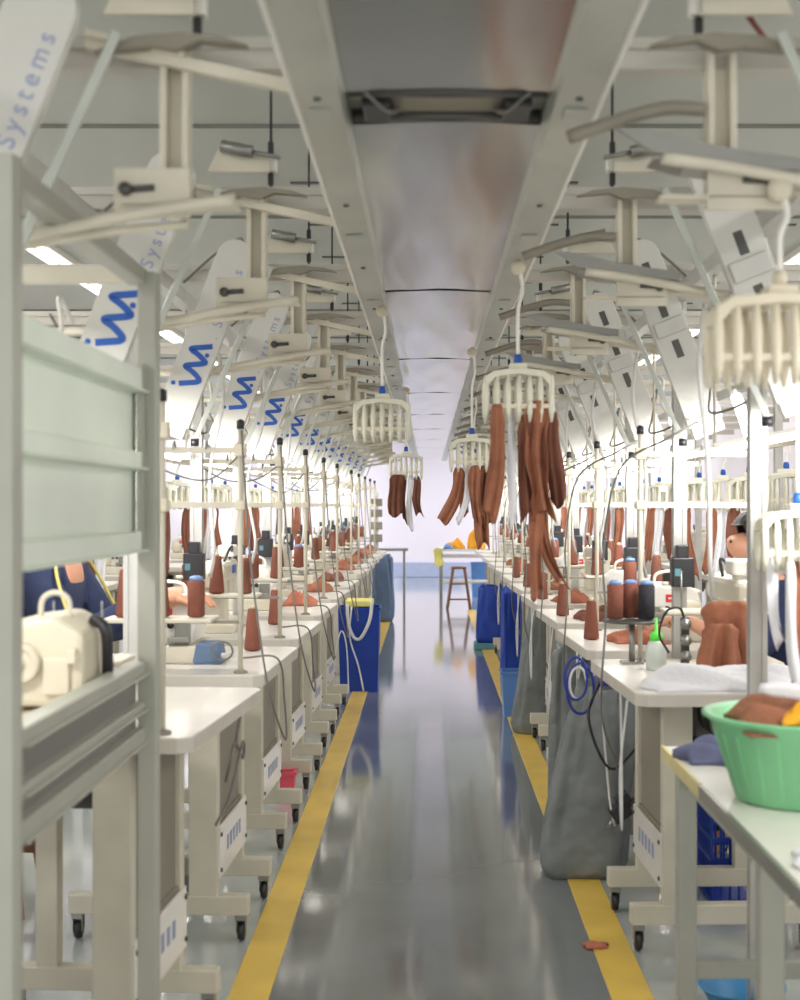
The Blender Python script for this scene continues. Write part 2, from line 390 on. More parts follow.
def make_arm(s):
    """s=-1 left, 1 right.  Local origin: above the aisle centre line at the cross beam; u = distance from the centre."""
    t = thing('conveyor_arm', (0, 0, 0), '', 'conveyor arm')
    X = lambda u: s*u
    dz = -.07 if s < 0 else 0.0
    # slotted hanging bracket
    m = MB(); 
    for q in (-.019, .019): m.box((X(.472)+q, -.03, 2.0), (.012, .045, .27))
    m.box((X(.472), -.015, 2.0), (.03, .012, .27)); m.build('hanging_bracket', M['cream'], t, bevel=.002)
    # sloping upper rail into the housing
    if s < 0:
        m = MB().bar((X(.62), -.06, 2.142), (X(.27), -.06, 2.066), .022, .02).bar((X(.62), -.06, 2.155), (X(.45), -.06, 2.118), .04, .012)
    else:
        m = MB().tube(spline([(X(.205), -.06, 1.98), (X(.3), -.06, 2.012), (X(.375), -.06, 2.03), (X(.44), -.06, 2.028)]), .012, 8)
    m.build('upper_rail', M['cream'] if s < 0 else M['taupe'], t)
    # boat shaped guide trough and lower rail
    pts_top = [(.285, 1.985), (.34, 1.982), (.42, 1.962), (.52, 1.945), (.60, 1.935)]
    pts_bot = [(.60, 1.915), (.50, 1.918), (.40, 1.93), (.345, 1.945)]
    m = MB().prism([(X(u), z+dz) for u, z in pts_top+pts_bot], -.10, -.085).prism([(X(u), z+dz-.008) for u, z in pts_bot+[(.37, 1.94)]][:4] , -.10, -.02)
    if s > 0: m.build('guide_trough', M['aludark'], t)
    m = MB().tube(spline([(X(.36), -.1, 1.935+dz), (X(.5), -.1, 1.915+dz), (X(.66), -.1, 1.885+dz), (X(.82), -.09, 1.865+dz), (X(1.0), -.05, 1.86+dz)]), .011, 8)
    m.tube(spline([(X(.45), -.04, 1.905+dz), (X(.6), -.04, 1.89+dz), (X(.8), -.04, 1.855+dz)]), .008, 8)
    m.build('lower_rail', M['cream'], t)
    # mounting plate with slot and knob
    pl = MB().box((X(.505), -.075, 1.895+dz*.2), (.13, .01, .085)).box((X(.46), -.055, 1.875+dz*.2), (.2, .05, .008)).build('mounting_plate', M['cream'], t, bevel=.002)
    MB().tube([(X(.545), -.083, 1.90+dz*.2), (X(.50), -.083, 1.903+dz*.2)], .006, 8).lathe([(.001, 0), (.012, 0), (.011, .012), (.001, .012)], (0, 0, 0), 10, Matrix.Translation((X(.548), -.082, 1.90+dz*.2)) @ Matrix.Rotation(R(90), 4, 'X')).build('clamp_knob', M['darkgrey'], pl)
    # gadget above the beam: plate with air cylinder
    g = MB().prism([(X(.44), 2.2), (X(.60), 2.2), (X(.57), 2.262), (X(.44), 2.236)], -.035, -.02).build('top_plate', M['cream'], t, bevel=.002)
    MB().tube([(X(.56), -.055, 2.262), (X(.48), -.055, 2.246)], .016, 12).tube([(X(.48), -.055, 2.246), (X(.41), -.055, 2.232)], .006, 8).build('air_cylinder', M['aludark'], g)
    # curved dark blade over the rail
    m = MB().prism([(X(a), b) for a, b in [(.60, 2.115), (.53, 2.142), (.45, 2.148), (.38, 2.140), (.34, 2.126), (.42, 2.134), (.46, 2.118), (.50, 2.125)]], -.1, -.07)
    m.build('switch_blade', M['taupe'], t)
    # brace
    m = MB().bar((X(.80), -.17, 1.56), (X(.555), -.12, 2.14), .017, .017); m.build('brace', M['steel2'], t, bevel=.002)
    MB().lathe([(.001, -.012), (.014, -.012), (.014, .012), (.001, .012)], (X(.80), -.17, 1.555), 10).build('end_cap', M['dark'], t)
    # elevator panel
    c = Vector((X(.804), 1.806)); d = Vector((-s*.36, .933)).normalized(); nrm = Vector((d.y, -d.x))   # nrm -> to the right in the picture
    def mp(a, b): q = c + nrm*a + d*b; return (q.x, q.y)
    hw = .06; poly = [mp(-hw, -.2), mp(hw, -.2)]
    for i in range(9):
        a = math.pi*i/8; poly.append(mp(hw*math.cos(a), .38 + hw*math.sin(a)))
    m = MB().prism(poly, -.18, -.15)
    pan = m.build('elevator_panel', M['panel'], t, bevel=.003)
    MB().prism([mp(-hw+.008, -.24), mp(hw-.008, -.24), mp(hw-.008, -.2), mp(-hw+.008, -.2)], -.176, -.14).build('end_block', M['white'], t, bevel=.002)
    if s < 0:
        # blue zig-zag mark with two dots, as read on the panel (picture-upright)
        k = .235*3.43/1400
        def lm(px, py): return (c.x + (px-272)*k, c.y - (py-395)*k)
        m = MB()
        def sl(q): return [(v.x, v.y) for v in spline([(a, b, 0) for a, b in q], 5)]
        zig = [(192, 496), (250, 492), (296, 488), (306, 472), (270, 430), (232, 402), (240, 392), (290, 388), (334, 384), (340, 372), (305, 335), (266, 305), (272, 296), (320, 292), (384, 287)]
        ribbon(m, sl(zig), 30, -.1815, -.180, lm)
        for (px, py) in ((160, 491), (352, 338)):
            m.prism([lm(px+13*math.cos(a*math.pi/6), py+13*math.sin(a*math.pi/6)) for a in range(12)], -.1815, -.180)
        m.build('logo', M['logo'], pan)
        # lettering reading up the panel
        rotm = Matrix(((d.x, -nrm.x*-1, 0), (0, 0, 0), (d.y, -nrm.y*-1, 0)))
        vs, fs = TXT; q = []
        for (a, b, e) in vs:
            pt = c + d*(.105 + a) + nrm*(.028 - b)
            q.append((pt.x, -.1805 - e, pt.y))
        m = MB().add(q, fs); m.build('lettering', M['letter'], pan)
    else:
        for b in (.06, .2, .33):
            m = MB().prism([mp(-.012, b-.03), mp(.012, b-.03), mp(.012, b+.03), mp(-.012, b+.03)], -.1815, -.179); m.build('slot', M['darkgrey'], pan)
        MB().prism([mp(-.05, .11), mp(.05, .11), mp(.05, .16), mp(-.05, .16)], -.19, -.179).build('cover_plate', M['alu'], t, bevel=.002)
    # chain sprocket and small hose at the top of the panel
    m = MB().tube(spline([(mp(0, .40)[0], -.13, mp(0, .40)[1]), (X(.66), -.08, 2.24), (X(.74), -.06, 2.2), (X(.86), -.04, 2.1)]), .005, 6)
    m.build('air_hose', M['cable'], t)
    return t
for s in (-1, 1):
    a0 = None
    for k in range(-1, NST):
        y = 3.61 + P*k
        lab = (f'{onm(k+1)} left conveyor arm carrying the slanted white panel with the blue zigzag logo' if s < 0 else
               f'{onm(k+1)} right conveyor arm with slanted grey panel and boat shaped guide')
        if a0 is None: a0 = make_arm(s); a0['label'] = lab; a0['group'] = f'conveyor arms over the {SIDE[s]} row'; a0.location = (XC, y, 0)
        else: dup(a0, (XC, y, 0), lab)

# ---------------------------------------------------------------- sewing tables
TZ = .83
def make_table(s, a, b):
    """origin on the floor below the near aisle-side corner; x grows away from the aisle (times s), y away from the camera"""
    t = thing('sewing_table', (0, 0, 0), '', 'sewing table')
    X = lambda u: s*u
    ch = .03
    poly = [(0, .0), (.60, 0), (.60, .87), (.0, .87)]
    poly = [(ch, 0), (.60, 0), (.60, .87), (ch*.7, .87), (0, .84), (0, ch)]
    m = MB(); n = len(poly)
    for z0, z1, mi, g in ((TZ-.036, TZ-.004, 1, 0), (TZ-.004, TZ, 0, .0)):
        m.cur = mi
        vs = [(X(x), y, z0) for x, y in poly] + [(X(x), y, z1) for x, y in poly]
        m.add(vs, [tuple(range(n)), tuple(range(n, 2*n))] + [(k, (k+1) % n, n+(k+1) % n, n+k) for k in range(n)])
    m.build('tabletop', [M['top'], M['edge']], t)
    for y in (a, b):
        l = MB().box((X(.19), y, .45), (.09, .045, .66)).build('leg', M['leg'], t, bevel=.004)
        MB().box((X(.50), y, .45), (.06, .045, .66)).build('leg', M['leg'], t, bevel=.004)
        f = MB().box((X(.33), y, .115), (.56, .05, .06)).build('foot', M['leg'], t, bevel=.004)
        for u in (.075, .585):
            c = MB().box((X(u), y, .076), (.035, .03, .018)).box((X(u)-.014, y+.006, .05), (.003, .03, .045)).box((X(u)+.014, y+.006, .05), (.003, .03, .045)).build('caster', M['aludark'], t, bevel=.001)
            MB().lathe([(.008, -.01), (.028, -.01), (.03, 0), (.028, .01), (.008, .01)], (0, 0, 0), 16, Matrix.Translation((X(u), y+.01, .031)) @ Matrix.Rotation(R(90), 4, 'Y')).build('wheel', M['dark'], c)
    pn = MB().box((X(.165), (a+b)/2, .565), (.012, b-a-.04, .43)).box((X(.160), (a+b)/2, .355), (.02, b-a-.04, .02)).build('side_panel', M['taupe'], t)
    pl = MB().box((X(.142), (a+b)/2, .275), (.008, b-a+.03, .16)).build('badge_plate', M['top'], t, bevel=.002)
    for q in (-1, 1):
        for z in (.22, .33): MB().lathe([(.001, 0), (.007, 0), (.007, .006), (.001, .006)], (0, 0, 0), 8, Matrix.Translation((X(.139), (a+b)/2 + q*(b-a)/2, z)) @ Matrix.Rotation(R(-90*s), 4, 'Y')).build('bolt', M['darkgrey'], pl)
    for i in range(5):
        MB().box((X(.1372), (a+b)/2 - .11 + i*.055, .28), (.001, .028, .045)).build('printed_mark', M['letter'], pl)
    MB().box((X(.35), (a+b)/2, .76), (.36, .05, .05)).box((X(.35), a, .775), (.4, .04, .03)).box((X(.35), b, .775), (.4, .04, .03)).build('under_frame', M['leg'], t)
    # motor box under the top
    MB().tube([(X(.36), a+.06, .68), (X(.36), a+.2, .68)], .055, 16).box((X(.36), a+.27, .68), (.12, .12, .14)).box((X(.36), a+.2, .76), (.05, .1, .06)).build('motor', M['darkgrey'], t)
    return t
TL = [(-.53 if k == 0 else -.505, 3.12 + P*k + (.5 if k > 5 else 0)) for k in range(NST-1)]
TR = [(.575 if k == 0 else .57, 3.85 + P*k) for k in range(NST-1)]
tabL = make_table(-1, .06, .52); tabR = make_table(1, .38, .80)
for s, T, proto in ((-1, TL, tabL), (1, TR, tabR)):
    for k, (x, y) in enumerate(T):
        lab = f'{onm(k)} cream sewing table on casters in the full {SIDE[s]} row'
        if k == 0: put(proto, (x, y, 0), lab, 'sewing table', f'sewing tables on the {SIDE[s]}', R((-3.9 if k == 0 else -2) if s < 0 else 2))
        else: dup(proto, (x, y, 0), lab, rz=R(2*s))
proto = dup(tabL, (-.665, 2.1, 0), 'sewing table directly behind the foreground partition frame', rz=0)

for s in (-1, 1):
    for k in range(8):
        pr = tabR if s < 0 else tabL
        dup(pr, (s*2.06 - (.6 if s < 0 else -.6), 4.2+1.5*k, 0), f'{onm(k)} cream sewing table of the outer row far to the {SIDE[s]}', f'outer sewing tables {SIDE[s]}', 0)
# ---------------------------------------------------------------- machines
def cap(m, a, b, r, n=14): m.tube([a, b], r, n)
def make_lockstitch(s):
    t = thing('sewing_machine', (0, 0, 0), '', 'sewing machine')
    m = MB(); m.box((0, 0, .02), (.18, .46, .04)); m.build('bed', M['cream'], t, bevel=.008)
    m = MB(); m.box((0, -.15, .13), (.11, .12, .20), taper=.9)
    m.box((0, .0, .245), (.1, .42, .085)); m.box((0, .185, .18), (.085, .07, .12), taper=1.0); m.build('arm', M['cream'], t, bevel=.02)
    MB().tube([(0, .2, .13), (0, .2, .045)], .006, 8).box((0, .2, .045), (.02, .03, .006)).build('needle_bar', M['aludark'], t)
    h = MB().lathe([(.012, 0), (.05, 0), (.058, .006), (.058, .022), (.05, .03), (.02, .03), (.018, .036), (.001, .036)], (0, 0, 0), 24, Matrix.Translation((0, -.212, .24)) @ Matrix.Rotation(R(90), 4, 'X')).build('handwheel', M['ivory'], t)
    MB().lathe([(.001, 0), (.008, 0), (.008, .008), (.001, .008)], (0, 0, 0), 10, Matrix.Translation((0, -.248, .24)) @ Matrix.Rotation(R(90), 4, 'X')).build('hub_screw', M['darkgrey'], h)
    MB().tube([(-.02, .05, .285), (-.02, .05, .34)], .004, 6).box((-.02, .05, .34), (.05, .01, .004)).build('thread_guide', M['aludark'], t)
    MB().box((s*-.0525, .06, .25), (.004, .08, .035)).build('badge', M['logo'], t, bevel=.001)
    MB().tube(spline([(.03, -.1, .28), (.05, -.05, .34), (.05, .02, .34), (.03, .08, .29)]), .006, 6).build('cable', M['dark'], t)
    MB().box((.02, .10, .325), (.07, .12, .05)).box((.02, .1, .295), (.04, .06, .02)).build('control_panel', M['white'], t, bevel=.008)
    return t
def make_overlock(s):
    t = thing('overlock_machine', (0, 0, 0), '', 'overlock machine')
    m = MB(); m.box((0, 0, .03), (.24, .32, .06)); m.build('bed', M['cream'], t, bevel=.008)
    prof = [(-.10, .06), (.10, .06), (.11, .12), (.09, .19), (.05, .215), (-.06, .215), (-.11, .17), (-.115, .1)]
    MB().prism(prof, -.13, .13).build('body', M['white'], t, bevel=.012)
    MB().box((0, -.1325, .165), (.07, .004, .03)).build('badge', M['red'], t, bevel=.001)
    MB().box((0, -.135, .165), (.05, .002, .006)).build('badge_text', M['white'], t)
    MB().tube(spline([(-.06, 0, .212), (-.05, 0, .25), (0, 0, .262), (.05, 0, .25), (.06, 0, .212)]), .006, 8).build('carry_handle', M['white'], t)
    MB().lathe([(.01, 0), (.045, 0), (.05, .006), (.05, .02), (.02, .026), (.001, .026)], (0, 0, 0), 20, Matrix.Translation((.06*s, -.13, .11)) @ Matrix.Rotation(R(90), 4, 'X')).build('handwheel', M['ivory'], t)
    MB().box((-.07*s, -.135, .1), (.05, .02, .07)).box((-.06*s, -.15, .08), (.07, .03, .015)).build('looper_cover', M['aludark'], t, bevel=.003)
    for q in range(3): MB().lathe([(.001, 0), (.011, 0), (.011, .01), (.001, .012)], (0, 0, 0), 10, Matrix.Translation((-.03+q*.03, -.13, .125)) @ Matrix.Rotation(R(90), 4, 'X')).build('tension_dial', M['dark'], t)
    return t
ml = {}
for s, T in ((-1, TL), (1, TR)):
    for k, (x, y) in enumerate(T):
        kind = 'l' if (k + (s > 0)) % 2 == 0 else 'o'
        if s > 0 and k == 0: kind = 'l'
        if s > 0 and k == 1: kind = 'o'
        loc = (x + s*.37, y+.46, TZ)
        if s < 0 and k == 0: continue
        if s > 0 and k == 0: loc = (1.0, 4.50, TZ)
        nm = 'cream arm sewing machine' if kind == 'l' else 'white overlock machine with red badge'
        lab = f'{nm} on the {onm(k)} table of the {SIDE[s]} row'
        if (kind, s) not in ml:
            o = ml[(kind, s)] = (make_lockstitch if kind == 'l' else make_overlock)(s); put(o, loc, lab, o['category'], f'machines on the {SIDE[s]} row', R(180) if s > 0 and kind == 'l' else 0)
        else: dup(ml[(kind, s)], loc, lab)
for s in (-1, 1):
    for k in range(8):
        kd = 'l' if k % 2 else 'o'
        dup(ml[(kd, s)], (s*2.36, 4.62+1.5*k, TZ), f"{'cream arm machine' if k % 2 else 'white overlock machine'} on the {onm(k)} outer table far to the {SIDE[s]}", f'machines of the outer row {SIDE[s]}')
# machine seen through the foreground frame
big = thing('industrial_machine', (-.755, 2.80, TZ+.07), 'cream industrial machine with round handwheel seen through the foreground frame', 'sewing machine')
MB().box((.0, 0, -.01), (.20, .28, .12)).build('bed', M['ivory'], big, bevel=.008)
MB().prism([(-.09, .06), (.09, .06), (.09, .2), (.03, .235), (-.05, .225), (-.09, .19)], -.1, .14).build('body', M['ivory'], big, bevel=.012)
h = MB().lathe([(.012, 0), (.036, 0), (.04, .006), (.04, .02), (.03, .024), (.028, .018), (.012, .018), (.012, .026), (.001, .026)], (0, 0, 0), 24, Matrix.Translation((-.03, -.1, .145)) @ Matrix.Rotation(R(90), 4, 'X')).build('handwheel', M['ivory'], big)
MB().lathe([(.001, 0), (.005, 0), (.005, .006), (.001, .006)], (0, 0, 0), 10, Matrix.Translation((-.03, -.126, .145)) @ Matrix.Rotation(R(90), 4, 'X')).build('hub_screw', M['darkgrey'], h)
MB().tube(spline([(-.02, 0, .225), (-.015, 0, .262), (.01, 0, .275), (.035, 0, .262), (.04, 0, .225)]), .006, 8).build('carry_handle', M['cream'], big)
MB().box((.04, -.105, .12), (.05, .015, .07)).box((.07, -.11, .16), (.02, .02, .03)).build('cover', M['ivory'], big, bevel=.003)
MB().tube(spline([(.08, .02, .22), (.11, .0, .2), (.11, .02, .12), (.1, .05, .03)]), .012, 8).build('hose', M['dark'], big)
# ---------------------------------------------------------------- thread stands with cones
def make_stand(s):
    t = thing('thread_stand', (0, 0, 0), '', 'thread stand')
    X = lambda u: s*u
    MB().lathe([(.022, 0), (.022, .006), (.012, .01)], (0, 0, 0), 14).build('base', M['taupe'], t)
    MB().tube([(0, 0, .005), (0, 0, .76)], .0085, 10).build('pole', M['cream'] , t)
    MB().lathe([(.012, .755), (.012, .78), (.004, .785)], (0, 0, 0), 10).build('top_cap', M['dark'], t)
    for z in (.52, .69):
        MB().bar((X(-.02), 0, z), (X(.42), 0, z), .014, .018).build('crossbar', M['cream'], t)
    MB().box((0, 0, .69), (.035, .035, .04)).build('clamp', M['ivory'], t, bevel=.003); MB().box((0, 0, .52), (.03, .03, .03)).build('clamp', M['ivory'], t, bevel=.003)
    for u in (.1, .2, .3, .4):
        MB().tube(spline([(X(u), 0, .69), (X(u), -.02, .715), (X(u), -.04, .705), (X(u), -.045, .69)], 4), .003, 6).build('thread_eye', M['aludark'], t)
    MB().box((X(.25), .02, .165), (.34, .16, .012)).build('spool_tray', M['cream'], t, bevel=.003)
    for u in (.14, .25, .36): MB().tube([(X(u), .02, .17), (X(u), .02, .30)], .003, 6).build('spool_pin', M['aludark'], t)
    MB().bar((X(.0), 0, .158), (X(.42), .02, .158), .016, .01).build('tray_support', M['taupe'], t)
    return t
def make_cone(m_, h=.15, r=.03, cp=None):
    t = thing('thread_cone', (0, 0, 0), '', 'thread cone')
    MB().lathe([(.012, 0), (r, .004), (r, h*.12), (r*.62, h*.95), (r*.5, h), (.008, h)], (0, 0, 0), 18).build('wound_thread', m_, t)
    MB().lathe([(.009, h*.99), (.009, h+.012), (.005, h+.012)], (0, 0, 0), 10).build('core', M[cp or 'ivory'], t)
    return t
def make_spool(m_, cp):
    t = thing('thread_spool', (0, 0, 0), '', 'thread spool')
    MB().lathe([(.02, .002), (.027, .006), (.027, .112), (.02, .116)], (0, 0, 0), 18).build('wound_thread', m_, t)
    MB().lathe([(.006, .114), (.022, .116), (.02, .126), (.008, .13)], (0, 0, 0), 14).build('cap', M[cp], t)
    return t
stands = {}; cones = [make_cone(M['cone']), make_spool(M['cone'], 'capb'), make_spool(M['conek'], 'capb'), make_cone(M['brown2'], .14, .028)]
used = set(); rr = random.Random(5)
CN = ['tall brown thread cone', 'brown thread spool with blue cap', 'black thread spool with blue cap', 'dark brown thread cone']
def place_cone(ci, loc, lab):
    if ci not in used: used.add(ci); o = cones[ci]; put(o, loc, lab, o['category'], 'thread cones and spools on the table stands')
    else: dup(cones[ci], loc, lab, 'thread cones and spools on the table stands')
for s, T in ((-1, TL), (1, TR)):
    for k, (x, y) in enumerate(T):
        px, py = (x + s*.075, y + .06) if s < 0 else (x + .13, y + .80)
        lab = f'thin cream pole thread stand on the {onm(k)} table of the {SIDE[s]} row'
        if s not in stands: o = stands[s] = make_stand(s); put(o, (px, py, TZ), lab, 'thread stand', 'thread stands on the tables')
        else: dup(stands[s], (px, py, TZ), lab)
        for j, u in enumerate((.14, .25, .36)):
            if k == 0: continue
            ci = [0, 1, 3][(j+k) % 3] if not (s > 0 and k == 0) else (1, 1, 2)[j]
            # only the tray's own pins carry spools
            place_cone(ci, (px + s*u, py+.02, TZ+.171), f"{CN[ci]}, {['aisle-side', 'middle', 'outer'][j]} one on the stand of the {onm(k)} {SIDE[s]} table")
# extra big cones standing on the tabletops
for (s, k, dx, dy, lab) in ((-1, 1, .12, .72, 'beside the aisle edge'), (-1, 2, .16, .66, 'beside the aisle edge'), (1, 1, .06, .40, 'beside the aisle edge'), (1, 2, .06, .4, 'beside the aisle edge'), (1, 3, .06, .4, 'beside the aisle edge'), (1, 4, .06, .4, 'beside the aisle edge'), (1, 5, .06, .4, 'beside the aisle edge')):
    x, y = (TL if s < 0 else TR)[k]
    place_cone(0, (x+s*dx, y+dy, TZ+.001), f'tall brown thread cone standing {lab} on the {onm(k)} {SIDE[s]} table')

# ---------------------------------------------------------------- station lamps
def make_lamp(s):
    t = thing('work_lamp', (0, 0, 0), '', 'work lamp')
    d = Vector((s*.05, 0, -.14))
    m = MB().bar((0, 0, .0), tuple(Vector((0, 0, 0))+d), .05, .028); m.build('lamp_head', M['lamp'], t, bevel=.01)
    MB().bar((-s*.004, .02, .015), (s*.054, .02, -.155), .056, .012).build('housing', M['white'], t, bevel=.003)
    MB().tube(spline([(0, .03, 0), (-s*.03, .05, .06), (-s*.02, .07, .14), (0, .27, .18 if s > 0 else .11)]), .006, 8).build('gooseneck', M['white'], t)
    return t
lm = {}
for s in (-1, 1):
    for k in range(-1, NST):
        x, y, z = XC + s*.93, 3.61+P*k-.36, 1.70
        lab = f'{onm(k+1)} small lit white work lamp hanging on the {SIDE[s]} beside the slanted panels'
        if s not in lm: lm[s] = make_lamp(s); put(lm[s], (x, y, z), lab, 'work lamp', f'lit work lamps on the {SIDE[s]}')
        else: dup(lm[s], (x, y, z), lab)
        area('work_lamp_glow', (x + s*.03, y-.02, z-.14), .12, .08, 5.0, (1, .98, .95), (R(48), 0, 0))
# slim tube lamps running above each table
def make_tube():
    t = thing('tube_lamp', (0, 0, 0), '', 'tube lamp')
    MB().tube([(-.18, 0, 0), (.14, 0, .06)], .011, 10).build('lit_tube', M['lamp'], t)
    MB().tube([(-.2, 0, .02), (-.2, 0, .54)], .005, 6).build('hanging_rod', M['cream'], t)
    MB().bar((-.205, 0, .014), (.16, 0, .082), .026, .012).build('housing', M['white'], t, bevel=.002)
    return t
tl = None
for s in (-1, 1):
    for k in range(NST):
        loc = (s*1.08, 3.95+P*k + (0 if s < 0 else .35), 1.52); lab = f'{onm(k)} slim lit tube lamp across the {SIDE[s]} row'
        if tl is None: tl = make_tube(); put(tl, loc, lab, 'tube lamp', 'slim tube lamps over the tables', R(180))
        else: dup(tl, loc, lab, rz=R(180) if s < 0 else 0)
        area('tube_lamp_glow', (loc[0], loc[1], 1.48), .3, .05, 1.6, (1, .98, .95))

# ---------------------------------------------------------------- hangers and fabric
def make_hanger(n=7, w=.2, hook=.2, mat_='hang', col='logo'):
    t = thing('clip_hanger', (0, 0, 0), '', 'hanger')   # origin at the crown of the head
    m = MB()
    poly = [(-w/2, -.05), (-w/2+.006, -.02), (-w/2+.03, -.004), (0, .004), (w/2-.03, -.004), (w/2-.006, -.02), (w/2, -.05), (w/2-.01, -.05), (w/2-.035, -.022), (0, -.014), (-w/2+.035, -.022), (-w/2+.01, -.05)]
    m.prism(poly, -.045, .045); m.box((0, 0, .008), (.05, .06, .02)); m.build('head', M[mat_], t, bevel=.003)
    for i in range(n):
        u = (i/(n-1)-.5)*(w-.016)
        for y in (-.038, .038):
            m = MB().tube([(u, y, -.018), (u, y*1.05, -.06), (u, y*1.05, -.12), (u, y*.9, -.15)], [.006, .0095, .009, .004], 6)
            m.build('clip', M[mat_], t)
    m = MB().box((0, -.041, -.105), (w-.02, .006, .012)).box((0, .041, -.105), (w-.02, .006, .012)); m.build('clip_rail', M['ivory'], t)
    MB().lathe([(.011, .012), (.013, .03), (.01, .045)], (0, 0, 0), 10).build('collar', M[col], t)
    pts = [(0, 0, .04), (0, 0, hook*.6), (.012, 0, hook*.8), (.006, 0, hook), (0, 0, hook+.01)]
    MB().tube(spline(pts), .0055, 8).build('hook', M['white'], t)
    MB().lathe([(.004, -.008), (.02, -.008), (.022, 0), (.02, .008), (.004, .008)], (0, 0, 0), 14, Matrix.Translation((0, 0, hook+.012)) @ Matrix.Rotation(R(90), 4, 'X')).build('roller', M['ivory'], t)
    return t
def strip_mesh(w, L, seed, fold=.018, taper=1.0, sway=.02, nu=8, nv=16, curl=0, waist=0):
    r = random.Random(seed); ph = [r.uniform(0, 6.28) for _ in range(5)]; f1 = r.uniform(2.0, 3.4)
    F = []; B = []
    for j in range(nv+1):
        v = j/nv; ww = w*(1+(taper-1)*v)*(1 - waist*math.sin(v*math.pi*2)**2*.4)*(1+.10*math.sin(v*7+ph[0]))
        if v < .12: ww *= .55+.45*v/.12
        for i in range(nu+1):
            u = i/nu-.5
            x = u*ww + sway*math.sin(v*3.0+ph[1])*v + curl*v*v
            y = fold*math.sin(u*f1*6.28*.8+ph[2]+v*1.5)*(.3+.7*v) + .012*math.sin(v*5+ph[3])
            z = -v*L + .02*math.sin(u*5+ph[4])*v*min(1, L/.3)
            th = .003+.006*(1-4*u*u)
            F.append((x, y-th, z)); B.append((x, y+th, z))
    N = (nu+1)*(nv+1); fs = []
    for j in range(nv):
        for i in range(nu):
            a = j*(nu+1)+i; fs.append((a, a+1, a+nu+2, a+nu+1)); fs.append((N+a, N+a+nu+1, N+a+nu+2, N+a+1))
    for j in range(nv):
        for i in (0, nu):
            a = j*(nu+1)+i; fs.append((a, a+nu+1, N+a+nu+1, N+a))
    for i in range(nu):
        for j in (0, nv):
            a = j*(nu+1)+i; fs.append((a, a+1, N+a+1, N+a))
    return MB().add(F+B, fs, True)
def strip(name, w, L, seed, m_, loc, label, group=None, rz=0, **kw):
    o = strip_mesh(w, L, seed, **kw).build(name, M[m_]); return put(o, loc, label, 'fabric', group, rz)

def aisle_hanger(loc, pieces, lab, sd, w=.2, n=7):
    put(make_hanger(n, w, 2.05-.034-loc[2]), loc, lab, 'hanger', 'aisle hangers')
    for (dx, dz, w_, L_, m_, l2, kw) in pieces:
        sd += 1
        strip('fabric_piece', w_, L_, sd, m_, (loc[0]+dx, loc[1]-.01-.012*(sd % 4), loc[2]-dz), l2, G, **kw)
G = 'sewn pieces on the aisle hangers'
aisle_hanger((.257, 4.0, 1.735), [
    (-.062, .10, .045, .32, 'brown', 'straight brown strip, leftmost on the near right aisle hanger', dict(fold=.01, sway=-.01, curl=-.02)),
    (-.018, .11, .022, .33, 'tape', 'long narrow white tape on the near right aisle hanger', dict(fold=.006, sway=.006, nu=4)),
    (.022, .13, .045, .29, 'brown2', 'darker brown strip right behind the white tape, near right aisle hanger', dict(fold=.012, sway=.01)),
    (.055, .09, .085, .33, 'brown', 'wide folded brown piece bulging at the front of the near right aisle hanger', dict(fold=.026, taper=.7, waist=.7)),
    (.052, .35, .042, .29, 'brown', 'lower brown tail hanging straight below the near right aisle hanger', dict(fold=.012, sway=-.01, taper=.8)),
    (.062, .34, .036, .27, 'brown', 'brown tail curling outwards at the bottom of the near right aisle hanger', dict(fold=.010, curl=.075)),
    (.095, .12, .05, .26, 'brown2', 'short dark brown piece, rightmost on the near right aisle hanger', dict(fold=.018))],
    'cream clip hanger holding the longest brown and white pieces, right of the aisle housing', 10)
aisle_hanger((.195, 6.2, 1.645), [(-.06, .13, .055, .24, 'brown', 'slanting brown strip, leftmost on the second right aisle hanger', dict(curl=-.05)), (-.02, .12, .028, .25, 'tape', 'white tape on the second right aisle hanger', dict(curl=-.04, fold=.006)),
    (.012, .12, .05, .25, 'brown', 'folded brown piece in the middle of the second right aisle hanger', {}), (.05, .12, .075, .36, 'brown', 'wide brown piece hanging lowest on the second right aisle hanger', dict(taper=.7, fold=.024)), (.075, .13, .035, .26, 'brown2', 'dark brown piece, rightmost on the second right aisle hanger', {})], 'cream clip hanger with brown pieces, second along the right of the aisle', 40)
aisle_hanger((-.16, 4.9, 1.72), [], 'empty cream clip hanger left of the aisle housing', 60)
aisle_hanger((-.13, 8.3, 1.65), [(-.05, .12, .09, .24, 'brown2', 'broad dark brown piece with an uneven edge on the far left aisle hanger', dict(taper=.9, curl=-.02, fold=.026)), (-.01, .12, .03, .28, 'brown2', 'thin dark brown piece in the middle of the far left aisle hanger', {}), (.03, .12, .035, .32, 'tape', 'white tape reaching lowest on the far left aisle hanger', dict(fold=.005)), (.065, .13, .05, .23, 'brown2', 'dark brown strip, rightmost on the far left aisle hanger', dict(curl=.02))], 'cream clip hanger with brown and white pieces, far left of the aisle', 70)
aisle_hanger((.285, 8.6, 1.65), [(-.05, .12, .05, .24, 'brown', 'brown strip, left one on the far right aisle hanger', {}), (.05, .12, .05, .24, 'brown2', 'brown strip, right one on the far right aisle hanger', {})], 'cream clip hanger farthest along the right side of the aisle', 80)
